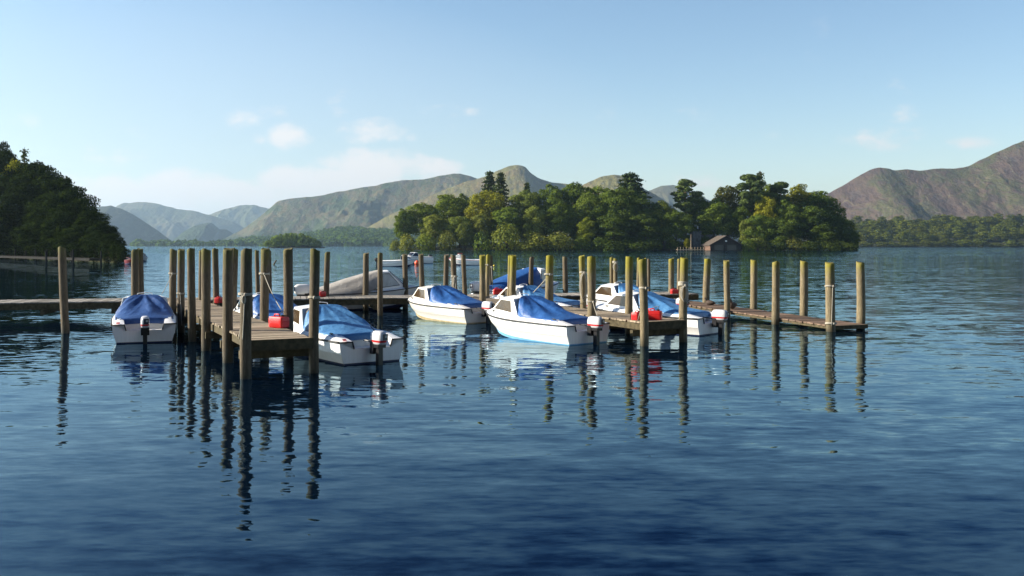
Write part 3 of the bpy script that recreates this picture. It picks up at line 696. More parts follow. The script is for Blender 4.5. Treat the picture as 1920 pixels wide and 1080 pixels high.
for i, (px, yt, d, wp) in enumerate(sorted(sh)):
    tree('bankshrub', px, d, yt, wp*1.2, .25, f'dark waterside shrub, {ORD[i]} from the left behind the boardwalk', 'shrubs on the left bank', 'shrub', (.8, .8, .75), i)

# ---- boathouse, stone tower and landing stage on the island
def house(name, label, cat, p, rz, W, Dp, zw, zr, wallm, gablem, roofm, extra=None):
    e = empty(name, p, rz, label, cat)
    m = MB(); hw = W/2; th = .35
    sec = [(-hw, 0), (-hw, zw), (0, zr-.3), (hw, zw), (hw, 0)]
    m.add([(x, 0, z) for x, z in sec]+[(x, Dp, z) for x, z in sec], [(0, 1, 2, 3, 4), (9, 8, 7, 6, 5)], 1)
    m.add([(-hw, 0, 0), (-hw, Dp, 0), (-hw, Dp, zw), (-hw, 0, zw)], [(0, 1, 2, 3)], 0); m.add([(hw, 0, 0), (hw, 0, zw), (hw, Dp, zw), (hw, Dp, 0)], [(0, 1, 2, 3)], 0)
    m.build('wall', [wallm, gablem], e)
    r = MB(); ov = .7
    for s in (-1, 1):
        a, b = (0, zr), (s*(hw+ov), zw-ov*(zr-zw)/hw)
        r.add([(a[0], -ov, a[1]), (b[0], -ov, b[1]), (b[0], Dp+ov, b[1]), (a[0], Dp+ov, a[1]), (a[0], -ov, a[1]-.25), (b[0], -ov, b[1]-.25), (b[0], Dp+ov, b[1]-.25), (a[0], Dp+ov, a[1]-.25)],
              [(0, 1, 2, 3), (7, 6, 5, 4), (0, 4, 5, 1), (1, 5, 6, 2), (2, 6, 7, 3)])
    r.build('roof', roofm, e)
    return e
bh = house('boathouse', 'dark wooden boathouse with wide gable on the island shore', 'boathouse', xd(1361, 437, .1), R(11), 15.4, 9, 2.9, 7.0, M['brownwood'], M['darkwood'], M['slate'])
d1 = MB().box(-5.6, -1.2, -.06, .04, 0, 2.6).build('doorway', M['black'], bh); MB().box(.6, 5.2, -.06, .04, 0, 2.6).build('doorway', M['black'], bh)
MB().box(-.35, .55, -.07, .04, 4.1, 4.7).build('window', M['chrome'], bh)
for x0 in (-.9, 5.3): MB().box(x0, x0+.25, -.12, -.07, 0, 2.7).build('door_post', M['greywood'], bh)
rb = house('shed', 'brown roofed shed behind the boathouse on the island', 'shed', xd(1336, 458, .6), R(30), 11, 9, 3.4, 7.2, M['darkwood'], M['darkwood'], M['slate'])
tw = empty('stone_tower', xd(1304, 452, .3), R(12), 'grey stone tower between the sapling and the boathouse', 'tower')
t = MB(); t.box(-2.0, 2.0, -2, 2, 0, 8.3); t.build('wall', M['stone'], tw)
t = MB(); t.box(-2.15, 2.15, -2.15, 2.15, 8.302, 8.7)
for i in range(4): t.box(-2.1+i*1.25, -2.1+i*1.25+.6, -2.12, -1.7, 8.702, 9.1)
t.build('parapet', M['stone'], tw); MB().box(-.5, .5, -2.06, -1.98, 4, 5.6).build('window', M['black'], tw)
ls = empty('landing_stage', xd(1294, 421, 0), R(4), 'pale timber landing stage beside the boathouse', 'jetty')
MB().box(-6.2, 6, -.9, .9, .35, .62).build('deck', M['palewood'], ls)
for i in range(10):
    x = -5.9+i*1.31
    MB().tube([(x, -.75, -.6), (x, -.75, 1.6+.2*random.random())], .09, 6).build('post', M['palewood'], ls)
MB().tube([(.4, .3, -.3), (.45, .3, 7.4)], [.14, .07], 6).build('flag_pole', M['palewood'], ls)
wf = MB(); wf.box(-9, -6.3, -.5, .5, .3, .5); wf.build('gangway', M['greywood'], ls)

# ---- boardwalk along the left bank with posts
e = empty('boardwalk', BB-BN*3+Vector((0, 0, 0)), math.atan2(-BD.x, BD.y)+math.pi, 'long grey boardwalk below the dark trees on the left bank', 'boardwalk')
LB = (BB-BA).length
m = MB()
for i in range(int(LB/.6)): m.box(-.75, .75, i*.6, i*.6+.57, .62, .70)
m.build('deck', M['greywood'], e)
MB().box(-.78, -.70, 0, LB, .35, .61).build('beam', M['greywood'], e); MB().box(.70, .78, 0, LB, .35, .61).build('beam', M['greywood'], e)
bp = []
for i in range(15):
    for s in (-1, 1):
        if random.random() < .25: continue
        p = BB-BN*(3-s*.9)-BD*(i*6.1+random.uniform(-.9, .9)); bp.append((p, s))
bp.sort(key=lambda q: q[0].x/q[0].y)
for i, (p, s) in enumerate(bp):
    m = MB(); h = 1.55+.4*random.random(); m.tube([(0, 0, -.8), (.02, 0, h*.5), (random.uniform(-.05, .05), 0, h)], [.13, .12, .11], 7)
    tag(m.build('boardwalk_post', M['greywood'], loc=p), f'thin grey post along the left bank boardwalk, {ORD[i]} from the left', 'post', 'posts along the boardwalk')

# ---- unseen trees added behind the camera to block low sky from the sterns
for i, (x, y, h, w_) in enumerate([(-26, -9, 15, 13), (-16, -14, 17, 14), (-6, -17, 16, 13), (4, -15, 18, 14), (14, -17, 16, 14), (24, -13, 17, 14), (34, -8, 15, 13), (-10, -26, 22, 15), (8, -27, 23, 16), (26, -24, 22, 16)]):
    e = empty('broadleaf_tree', (x, y, .3), i*1.3, f'unseen tree added behind the camera to block low sky, {ORD[i]} of the row', 'tree', 'added trees blocking low sky behind the camera')
    for nm, me in zip(('crown', 'trunk'), TR['bank'][i % 3]):
        o = bpy.data.objects.new(nm, me); col.objects.link(o); o.parent = e; o.scale = (w_/.84, w_/.84, h)
mound('shore_ground', 'near shore behind the photographer', 4, -34, 60, 26, 1.5, 9.0)
# ------------------------------------------------------------------ jetties
def jetty(name, label, p0, u, length, width, z0, z1, pm, pitch=.155, gap=.022, beamh=.17, cross=None, board=True, seed=1):
    g = random.Random(seed); u = Vector((u[0], u[1], 0)).normalized()
    e = empty(name, (p0[0], p0[1], 0), math.atan2(-u.x, u.y), label, 'jetty')
    Z = lambda y: z0+(z1-z0)*y/length
    m = MB(); n = int(length/pitch)
    for i in range(n):
        y0 = i*pitch; a = g.uniform(-.02, .025); b = g.uniform(-.02, .03); dz = g.uniform(-.004, .004); t = g.uniform(-.003, .003)
        z = Z(y0)+dz
        v = [(-a, y0, z-.042), (width+b, y0+t, z-.042), (-a, y0+pitch-gap, z-.042), (width+b, y0+pitch-gap+t, z-.042), (-a, y0, z), (width+b, y0+t, z+t), (-a, y0+pitch-gap, z), (width+b, y0+pitch-gap+t, z+t)]
        m.add(v, [(0, 2, 3, 1), (4, 5, 7, 6), (0, 1, 5, 4), (2, 6, 7, 3), (0, 4, 6, 2), (1, 3, 7, 5)])
    m.build('deck', pm, e)
    def bm(x0, x1, y0, y1, hh, off):
        v = [(x, y, Z(y)-off-(hh if k == 0 else 0)) for k in (0, 1) for y in (y0, y1) for x in (x0, x1)]
        return MB().add(v, [(0, 2, 3, 1), (4, 5, 7, 6), (0, 1, 5, 4), (2, 6, 7, 3), (0, 4, 6, 2), (1, 3, 7, 5)])
    for x0 in (.03, width-.10): bm(x0, x0+.07, .06, length, beamh, .046).build('side_beam', M['beam'], e)
    bm(width/2-.04, width/2+.04, .06, length, beamh, .046).build('centre_beam', M['beam'], e)
    if board: bm(-.02, width+.02, -.055, -.003, beamh+.04, -.0).build('end_board', M['beam'], e)
    for y in (cross or []):
        bm(-.16, width+.16, y-.06, y+.06, .16, .046+beamh+.004).build('cross_beam', M['beam'], e)
    return e
U1 = Vector((-.436, .9, 0)).normalized(); R1 = Vector((U1.y, -U1.x, 0))
P461 = xd(461, 17.6)
O1 = P461+R1*.12+U1*.18
jetty('jetty', 'wide weathered plank jetty on the left with tall posts on both sides', O1, U1, 16.6, 1.16, .70, .62, M['plank'], cross=(.3, 2.6, 4.9, 7.4, 9.9, 12.2), seed=3)
C = Vector((.973, .231, 0)).normalized(); CR = Vector((C.y, -C.x, 0))
XA = Vector((-17, 31, 0))-C*6
jetty('walkway', 'long main walkway of pale planks crossing behind the boats', XA-CR*1.9, C, 31.0, 1.9, 0.60, .60, M['plank_grey'], .2, .024, .2, cross=[3+2.2*i for i in range(13)], board=False, seed=4)
U2 = Vector((-.46, .888, 0)).normalized(); R2 = Vector((U2.y, -U2.x, 0))
P1208 = xd(1208, 23.3); O2 = P1208+R2*.12+U2*.2
jetty('jetty', 'middle plank jetty carrying two red fuel cans at its end', O2, U2, 12.6, 1.28, .58, .58, M['plank'], cross=(.3, 2.4, 5, 7.4, 9.8), seed=5)
U3 = Vector((-.36, .933, 0)).normalized(); R3 = Vector((U3.y, -U3.x, 0))
P1558 = xd(1558, 27.2); O3 = P1558+R3*.15+U3*.1
jetty('jetty', 'low reddish brown jetty close to the water on the right with a resting duck', O3, U3, 10.2, 1.22, .16, .34, M['plank_red'], .17, .014, .075, cross=(), seed=6)

# ------------------------------------------------------------------ mooring posts
def post(px, d, ytop, wpx, label, lean=0, kind='post', group='mooring posts of the jetties', seed=None):
    g = random.Random(seed or int(px*7+d)); p = xd(px, d); lean += g.uniform(-1.2, 1.2); ht = H-(ytop-HY)/F*d; r = wpx/F*d/2
    m = MB(); rings = []; n = 14
    bx, by = g.uniform(-.02, .02), g.uniform(-.02, .02); lx = lean/F*d
    zs = [-1.4, -.4, 0, .3, .6, .9, 1.2, 1.5, 1.8, ht-.12, ht-.015, ht]
    zs = [z for z in zs if z < ht-.13]+[ht-.12, ht-.018, ht]
    for z in zs:
        t = max(0, z/ht); k = (1.03-.06*t)*(1 if z < ht-.01 else .90)
        cx = lx*t+bx*math.sin(3*t+1)*1.4-bx*math.sin(1)*1.4; cy = by*math.sin(4*t)
        ring = []
        for j in range(n):
            a = 2*math.pi*j/n; rr = r*k*(1+.11*noise.noise(Vector((math.cos(a)*1.5+px, math.sin(a)*1.5, z*1.3)))+.02*math.sin(3*a+px))
            ring.append((cx+rr*math.cos(a), cy+rr*math.sin(a), z+(.025*math.sin(a+px)+.012*math.sin(3*a) if z > ht-.02 else 0)))
        rings.append(ring)
    m.loft(rings, 0, True, (False, True))
    o = m.build('mooring_post', M['mossy' if kind == 'm' else 'post'], loc=p, smooth=True, auto=50)
    tag(o, label, 'post', group)
    return p, r, ht, lx
PO = {}
LJ = 'post on the left side of the left jetty'
for i, (px, d, yt, w_) in enumerate([(461, 17.6, 468, 21), (427, 20.0, 467, 19), (387, 22.3, 468, 17.5), (360.5, 24.4, 467, 14.5), (339, 26.9, 468, 13), (324.5, 28.6, 468, 13)]):
    lab = ['tall green-topped post at the front left corner of the left jetty', 'second '+LJ+' from its front', 'third '+LJ+' from its front', 'fourth '+LJ+' from its front', 'fifth '+LJ+', right of the roped one', 'sixth and farthest '+LJ+', roped'][i]
    PO[round(px)] = post(px, d, yt, w_, lab, lean=-.6)
RJ = 'post on the right side of the left jetty'
for i, (px, d, yt, w_) in enumerate([(588.5, 18.4, 468, 18.5), (541, 20.8, 467, 18.5), (496, 23.0, 467, 16.5), (466, 25.3, 468, 15), (437, 28.0, 467, 13), (405, 30.2, 467, 11.5), (377, 32.0, 470, 9)]):
    lab = ['tall green-topped post at the front right corner of the left jetty', 'second '+RJ+', beside the red fuel can', 'third '+RJ+', wrapped with pale rope', 'fourth '+RJ+', half hidden', 'fifth '+RJ+' from its front', 'sixth '+RJ+' from its front', 'thin seventh '+RJ+' at the walkway'][i]
    PO[round(px)] = post(px, d, yt, w_, lab)
PO[120] = post(123, 26.7, 464, 14, 'lone leaning post standing in the water at the far left', lean=-7)
post(253, 32.6, 468, 13, 'left of two close posts behind the far left blue-covered boat', lean=-1)
post(263.5, 33.0, 467, 11.5, 'right of two close posts behind the far left blue-covered boat', lean=1)
post(483, 35.2, 470, 8, 'thin post behind the walkway left of the roped jetty post'); post(505.5, 35.6, 470, 8, 'thin post behind the walkway right of the roped jetty post')
FW = 'post on the far side of the walkway'
for px, d, yt, w_, lab in [(611.5, 35.2, 473, 10.5, FW+' beside the red can and the grey-covered boat'), (685.5, 35.9, 475, 11, FW+' in front of the grey canvas cover'), (760, 37.0, 477, 10, FW+' at the bow of the grey-covered boat'),
                           (836, 37.6, 478, 9.5, FW+', first right of the white-roofed cabin boat'), (921, 38.0, 479, 8.5, 'thin post behind the walkway beside the white outboard'), (995, 38.4, 482, 9, FW+' in front of the tall royal blue cover'), (1060, 38.8, 482, 9.5, FW+' at the bow of the tall blue-covered boat'),
                           (1146.5, 39.6, 483, 7.5, 'left of two thin posts behind the walkway at the middle right'), (1154.5, 39.4, 485, 8, 'right of two thin posts behind the walkway, wound with rope')]:
    PO[round(px)] = post(px, d, yt, w_, lab, kind='m' if px > 1100 else 'post')
NW = 'post on the near side of the walkway'
for px, d, yt, w_, lab in [(713, 33.3, 475, 10, NW+' in front of the grey boat cabin'), (792, 33.7, 477, 10, NW+' behind the roof of the white cabin boat'), (853, 34.2, 478, 10.5, NW+' with a pale rope hanging from it'), (872, 34.4, 478, 9, NW+' behind the blue cover of the middle boat')]:
    PO[round(px)] = post(px, d, yt, w_, lab, lean=-.5)
LM = 'post on the left side of the middle jetty'
for i, (px, d, yt, w_) in enumerate([(1208, 23.3, 486, 16), (1109.5, 25.5, 482, 16), (1028, 27.8, 480, 14), (961, 30.0, 479, 12.5), (905, 32.0, 479, 11.5)]):
    PO[round(px)] = post(px, d, yt, w_, ['mossy '+LM+', by the red cans', 'second '+LM+', behind an outboard', 'third '+LM+', with taut rope', 'fourth '+LM+' counting from its front', 'fifth and farthest '+LM][i], kind='m')
RM = 'post on the right side of the middle jetty'
for i, (px, d, yt, w_) in enumerate([(1281, 24.3, 484, 15.5), (1179.5, 26.5, 482, 14.5), (1094, 28.7, 480, 11.5), (1033, 30.9, 480, 9), (955, 33.0, 479, 8.5), (914, 35.0, 478, 8)]):
    PO[round(px)] = post(px, d, yt, w_, ['mossy '+RM+', wrapped in white rope', 'second '+RM+', before a brown window', 'third '+RM+' with a rope coil', 'fourth '+RM+', nearly hidden', 'fifth '+RM+', partly hidden', 'sixth and farthest '+RM][i], kind='m')
NR = 'post on the near side of the low right jetty'
for i, (px, d, yt, w_) in enumerate([(1558, 27.2, 493, 17), (1454, 29.7, 491, 14), (1363.5, 32.1, 489, 11.5)]):
    PO[round(px)] = post(px, d, yt, w_, ['thick mossy post with a hanging pale rope at the front of the low right jetty', 'second '+NR, 'third '+NR+', left of the duck'][i], lean=(1 if i else -1), kind='m')
FR = 'post on the far side of the low right jetty'
for i, (px, d, yt, w_) in enumerate([(1614, 28.2, 492, 16), (1507, 30.9, 490, 15), (1413, 33.6, 488, 13), (1323.5, 36.4, 486, 13), (1258, 38.0, 485, 11)]):
    PO[round(px)] = post(px, d, yt, w_, ['rightmost thick post at the end of the low right jetty', 'second '+FR+' from its end', 'third '+FR+' from its end', 'fourth '+FR+' from its end', 'fifth '+FR+', at the walkway'][i], lean=(0 if i == 0 else 1), kind='m')
PO[1273] = post(1273, 37.0, 486, 7.5, 'thin post seen just left of the white-roped corner post', kind='m')
PO[1197] = post(1197, 37.6, 484, 7, 'thin post seen just left of the mossy corner post by the cans', kind='m')
post(1217, 38.2, 486, 6, 'thin dark post seen just right of the mossy corner post by the cans')

# ------------------------------------------------------------------ boats
def mk_hull(B, Lb, z0, z1, fl=2.3):
    def bg(s):
        t = s/Lb
        return B*(.93+.07*min(1, t/.45)) if t < .45 else max(0, B*(1-((t-.45)/.55)**fl))
    zg = lambda s: z0+(z1-z0)*(s/Lb)**2
    return bg, zg
def hull_parts(e, B, Lb, z0, z1, hull, anti, strip, notch=True, zn=.33, band=.075):
    bg, zg = mk_hull(B, Lb, z0, z1)
    ts = [0, .08, .18, .3, .42, .54, .64, .73, .81, .87, .92, .96, .985, 1]
    m = MB(); rings = []
    for t in ts:
        s = t*Lb; b = bg(s); g = zg(s); rk = lambda f: s*(1-(1-f)*t**3)
        zc = -.04+.2*t**3; zk = -.22+.30*t**4; zm = (zc+g)*.52
        half = [(0, rk(.85), zk), (.84*b*(1-.3*t*t), rk(.88), zc), (.875*b*(1-.27*t*t), rk(.90), zc+band+.05*t*t), (.945*b*(1-.12*t*t), rk(.95), zm-.012), (.945*b*(1-.12*t*t)+(.018 if t < .99 else 0), rk(.95), zm+.006), (b, rk(1), g)]
        rings.append([(-x, y, z) for x, y, z in half[::-1]]+half[1:])
    n = len(rings[0])
    m.loft(rings, lambda i, j: 1 if j in (3, 4, 5, 6) else 0, False)
    r0 = rings[0]; b = bg(0)
    if notch:
        out = r0[:]+[(.47, 0, z0), (.42, 0, zn), (-.42, 0, zn), (-.47, 0, z0)]
    else: out = r0[:]
    o = len(m.v); m.v += out; m.f.append(tuple(range(o, o+len(out)))); m.m.append(0)
    # antifouling on the transom: a low strip 2 mm proud
    lo = [r0[3], r0[4], r0[5], r0[6], r0[7]]
    m.add([(x*.998, -.003, z) for x, y, z in lo], [(0, 1, 2, 3, 4)], 1)
    h = m.build('hull', [hull, anti], e, weld=.0005, auto=35, smooth=True)
    st = MB(); P = [(bg(s)+.008, s, zg(s)) for s in [Lb*i/24 for i in range(25)]]
    st.tube([(x, y, z) for x, y, z in P], .022, 6); st.tube([(-x, y, z) for x, y, z in P], .022, 6)
    if notch:
        st.tube([(b, -.012, z0), (.47, -.012, z0), (.43, -.012, zn)], .016, 5); st.tube([(-b, -.012, z0), (-.47, -.012, z0), (-.43, -.012, zn)], .016, 5)
    else: st.tube([(b, -.01, z0), (-b, -.01, z0)], .016, 5)
    st.build('rubbing_strip', strip, e, smooth=True)
    return h, bg, zg
def pane(parent, quad, u0, u1, v0, v1, mat, name='window', off=.006, th=.012, frame=None, sh=0):
    A, B_, C_, D_ = [Vector(q) for q in quad]          # aft base, fore base, fore top, aft top
    P = lambda u, v: (A*(1-u)+B_*u)*(1-v)+(D_*(1-u)+C_*u)*v
    nrm = (B_-A).cross(D_-A).normalized()
    ctr = (A+B_+C_+D_)/4
    if nrm.dot(ctr-Vector((0, ctr.y-.01, ctr.z-.6))) < 0: nrm = -nrm
    c = [P(u0, v0), P(u1, v0), P(u1-sh, v1), P(u0+sh*.0, v1)]
    m = MB(); m.add([p+nrm*off for p in c]+[p+nrm*(off-th) for p in c], [(0, 1, 2, 3), (7, 6, 5, 4), (0, 4, 5, 1), (1, 5, 6, 2), (2, 6, 7, 3), (3, 7, 4, 0)])
    o = m.build(name, mat, parent)
    if frame: MB().tube([p+nrm*off for p in c+c[:2]], .014, 5).build('window_frame', frame, o)
    return o
def outboard(e, x, z, mats=None, tilt=0, scale=1.0, white=False):
    z0 = 0
    m = MB(); k = scale
    m.box(-.055*k, .055*k, -.30*k, -.16*k, -.62, .02); m.box(-.035*k, .035*k, -.46*k, -.12*k, -.50, -.47)
    m.ball((0, -.22*k, -.64), .045, .2, .05); m.box(-.02, .02, -.3*k, -.2*k, -.83, -.66)
    m.box(-.11*k, .11*k, -.13*k, .02*k, -.16, .10); m.box(-.10*k, .10*k, -.36*k, -.10*k, -.02, .05)
    om = m.build('outboard_motor', M['black'], e, loc=(x, -.06, z), bevel=.008); om.rotation_euler.x = tilt
    c = MB(); rings = []
    for (zz, hx, y0, y1) in ((.045, .085, -.38, .02), (.06, .105, -.42, .05), (.105, .112, -.44, .06), (.15, .116, -.45, .068), (.23, .116, -.45, .068), (.30, .108, -.435, .05), (.345, .09, -.39, .01), (.362, .06, -.33, -.06)):
        yc, hy = (y0+y1)/2, (y1-y0)/2
        rings.append([(k*hx*math.copysign(abs(math.cos(a))**.55, math.cos(a)), k*(yc+hy*math.copysign(abs(math.sin(a))**.55, math.sin(a))), zz*k) for a in [2*math.pi*(j+.5)/16 for j in range(16)]])
    cm = (mats or [M['silver'], M['redp']])
    c.loft(rings, lambda i, j: 1 if i == 2 else 0, True, (True, True))
    co = c.build('cowling', cm, om, smooth=True, auto=50)
    pz = MB(); pz.box(-.03*k, .098*k, -.456*k, -.446*k, .155*k, .30*k); pz.build('dark_panel', M['navy'], co)
    pz = MB(); pz.box(.022*k, .078*k, -.461*k, -.4565*k, .215*k, .265*k); pz.build('badge', M['hull_grey'], co)
    MB().tube([(0, .02, .06), (-.05, .15, .09), (-.08, .32, .10)], .016, 6).build('tiller', M['black'], om)
    return om
def cuddy(label, px, d, ax, cover='tarp', hull='hull', anti='anti_dark', Lb=4.2, B=.82, k=1.0, seed=1, motor=True, roofz=1.08, hose=False, sticker=False, group='white cabin boats with blue covers', anti_band=.075, loose=0):
    ax = Vector((ax[0], ax[1], 0)).normalized()
    e = empty('motorboat', xd(px, d), math.atan2(-ax.x, ax.y), label, 'boat', group); e.scale = (1, 1, k)
    z0, z1 = .48, .60
    h, bg, zg = hull_parts(e, B, Lb, z0, z1, M[hull], M[anti], M['rubber'], band=anti_band)
    # deck with raised quarters, side decks and foredeck
    m = MB(); SS = [0, .12, .3, .5, .9, 1.4, 1.9, 2.3]
    for sg in (-1, 1):
        rings = []
        for s in SS:
            b, g = bg(s), zg(s); r = min(1, .10+.9*s/.5); inn = max(b-.27, .2)
            inn = .47+(inn-.47)*min(1, s/.5)
            pts = [(b, g), (b-.05, g+.085*r), (b-.13, g+.125*r), (inn+.03, g+.13*r), (inn, g+.12*r), (inn-.02, .33)]
            rings.append([(sg*x, s, z) for x, z in pts])
        m.loft(rings, 0, False)
        m.add([rings[0][i] for i in range(6)], [(0, 1, 2, 3, 4, 5)])
    rings = []
    for s in [2.3, 2.7, 3.1, 3.4, 3.65, 3.85, 4.0, 4.1, 4.17, 4.2]:
        s = min(Lb, s*Lb/4.2) if s > 2.3 else s; b, g = bg(s), zg(s); q = min(1, b/.3); t = min(.05, b*.2); c = max(0, b-.16*q)
        half = [(b, g), (max(0, b-.05*q), g+.085*q), (c, g+.125*q), (c*.5, g+.15*q), (0, g+.16*q)]
        rings.append([(-x, s, z) for x, z in half]+[(x, s, z) for x, z in half[::-1][1:]])
    m.loft(rings, 0, False)
    m.add([(-.47, 0, .332), (.47, 0, .332), (.47, .46, .332), (-.47, .46, .332)], [(0, 1, 2, 3)])
    m.add([(-.47, .455, .332), (.47, .455, .332), (.47, .455, .6), (-.47, .455, .6)], [(0, 1, 2, 3)])
    dk = m.build('deck', M[hull], e, smooth=True, auto=40, weld=.0004)
    # cabin
    ra, rf = .57, .44; s_ab, s_at, s_ft, s_fb = 1.98, 2.30, 2.98, 3.52
    ba, bf = bg(s_ab)-.13, bg(s_fb)-.10; za, zf = zg(s_ab)+.10, zg(s_fb)+.12; zr = roofz
    Vv = [(-ba, s_ab, za), (-ra, s_at, zr-.03), (-rf, s_ft, zr-.02), (-bf, s_fb, zf), (ba, s_ab, za), (ra, s_at, zr-.03), (rf, s_ft, zr-.02), (bf, s_fb, zf), (0, s_at, zr+.03), (0, s_ft, zr+.035), (0, s_fb+.12, zf+.03)]
    cb = MB().add(Vv, [(0, 1, 2, 3), (4, 7, 6, 5), (1, 8, 9, 2), (8, 5, 6, 9), (3, 2, 9, 10), (10, 9, 6, 7), (0, 4, 5, 8, 1)])
    cab = cb.build('cabin', M[hull], e, bevel=.018)
    pane(cab, (Vv[0], Vv[3], Vv[2], Vv[1]), 0.22, .93, .16, .87, M['window'], sh=.02); pane(cab, (Vv[4], Vv[7], Vv[6], Vv[5]), 0.22, .93, .16, .87, M['window'], sh=.02)
    for sg in (-1, 1):
        A = Vector(Vv[10]); Bq = Vector(Vv[3 if sg < 0 else 7]); Cq = Vector(Vv[2 if sg < 0 else 6]); Dq = Vector(Vv[9])
        pane(cab, (A, Bq, Cq, Dq), .1, .88, .2, .86, M['window'], 'windscreen')
    MB().tube([(-.2, 2.55, zr+.02), (-.19, 2.55, zr+.075), (.0, 2.55, zr+.10), (.19, 2.55, zr+.075), (.2, 2.55, zr+.02)], .011, 6).build('roof_rail', M['chrome'], cab)
    # cover
    g = random.Random(seed); rows, cols = 46, 61; V = []
    s1, s0 = 2.36, .40
    ph = [g.uniform(0, 6.28) for _ in range(6)]
    for i in range(rows):
        f = i/(rows-1); s = s1+(s0-s1)*f
        edge = bg(s)-.085; zed = zg(s)+.10*min(1, s/.5)+.012
        if f < .22: q = f/.22; edge = ra+.03+(edge-ra-.03)*(q**.7); zed = (zr-.33)+(zed-zr+.33)*q**.8
        zc = (zr+.05)*(1-f)+(.615)*f-.045*math.sin(math.pi*f)*(1-.35*f)
        p = 4.6-2.7*f
        for j in range(cols):
            v = j/(cols-1)*2-1; a = abs(v)
            x = edge*math.copysign(min(1, a*1.06)**.94, v)
            z = zed+(zc-zed)*(1-min(1, a*1.02)**p)
            dx, dy = x, s-s1; an = math.atan2(dx, -dy+.12)
            env = math.sin(math.pi*min(1, f*1.15))**.8*(1-.5*a**4)
            wv = .034*(1-2*abs(math.sin(3.5*an+ph[0]+.8*math.sin(3*an+ph[1]))))+.016*math.sin(13*an+ph[2])+.014*(1-2*abs(math.sin(9*an+2*f+ph[3])))
            z += env*(wv*(.75+f*.25)+.018*noise.noise(Vector((x*3+seed, s*2.2, seed)))+.012*noise.noise(Vector((x*8, s*6+seed, 1))))
            z -= .02*math.sin(math.pi*f)*loose*(1-a)
            V.append((x, s-.33*a**1.6*(1-f)**2.2, z))
    cv = MB(); o = 0
    cv.v = V; 
    for i in range(rows-1):
        for j in range(cols-1): cv.f.append((i*cols+j, i*cols+j+1, (i+1)*cols+j+1, (i+1)*cols+j)); cv.m.append(0)
    # hems hanging down at the sides and stern
    for side in (0, cols-1):
        ring = []
        for i in range(rows):
            x, y, z = V[i*cols+side]; sg = -1 if side == 0 else 1; f = i/(rows-1)
            dpt = .05+.03*math.sin(i*.9+ph[4])+.05*math.exp(-((f-.35)/.3)**2)
            ring.append([(x, y, z), (x+sg*.028, y, z-dpt*.5), (x+sg*.036, y+.004*math.sin(i*2.1), z-dpt)])
        if side == 0: ring = [r[::-1] for r in ring]
        cv.loft(ring, 0, False)
    last = [V[(rows-1)*cols+j] for j in range(cols)]
    cv.loft([last, [(x, y-.03, z-.05) for x, y, z in last], [(x*1.0, y-.035+.006*math.sin(x*30), max(.36, z-.14)) for x, y, z in last]], 0, False)
    cvo = cv.build('cover', M[cover], e, smooth=True, weld=.0005)
    if motor:
        om = outboard(e, .02, .375, scale=.92)
        if hose:
            MB().tube([(-.06, -.1, .33), (-.10, -.02, .42), (-.04, .08, .47), (.06, .12, .44), (.1, .2, .36)], .009, 6).build('fuel_hose', M['black'], om)
    cl = MB()
    for sx in (-1, 1):
        for ys in (.55, 3.3):
            b = bg(ys)-.10; zz = zg(ys)+.125; cl.box(sx*b-.012, sx*b+.012, ys-.07, ys+.07, zz+.012, zz+.03); cl.box(sx*b-.01, sx*b+.01, ys-.02, ys+.02, zz-.02, zz+.0118)
    cl.build('cleat', M['rubber'], dk)
    if sticker:
        s = MB(); b = bg(.05); s.add([(-.66, .02, .503), (-.58, .02, .503), (-.58, .09, .535), (-.66, .09, .535)], [(0, 1, 2, 3)])
        so = s.build('sticker', M['redp'], dk); so.location = (0, 0, .008)
    return e
cuddy('white cabin boat on the far left seen from astern under a royal blue cover', 270.5, 24.0, (-.36, .933), 'tarp_navy', 'hull', seed=2, sticker=True)
cuddy('white cabin boat under a faded blue sheet at the front right of the left jetty', 698, 19.9, (-.6, .8), 'tarp_pale', 'hull', seed=5, hose=True, sticker=True)
cuddy('cabin boat mostly hidden behind the red fuel can and the faded-sheet boat', 581, 24.8, (-.68, .73), 'tarp', 'hull', seed=9)
cuddy('cream cabin boat under a royal blue cover in open water between the jetties', 905, 30.2, (-.65, .757), 'tarp', 'hull_cream', 'anti_cream', seed=12)
cuddy('nearest white cabin boat with light blue bottom at the middle jetty', 1103, 23.85, (-.636, .77), 'tarp', 'hull', 'anti_light', seed=17, anti_band=.065)
cuddy('cabin boat under a faded slack cover behind the middle jetty', 1088, 31.9, (-.75, .66), 'tarp_pale', 'hull', k=.95, seed=21, loose=3)
cuddy('cabin boat under a faded blue cover at the back right of the middle jetty', 1268, 32.2, (-.7, .714), 'tarp_pale', 'hull', seed=25)
cuddy('white cabin boat with long brown window at the right side of the middle jetty', 1335, 26.3, (-.733, .676), 'tarp_pale', 'hull', seed=29, Lb=4.3, loose=1.5)

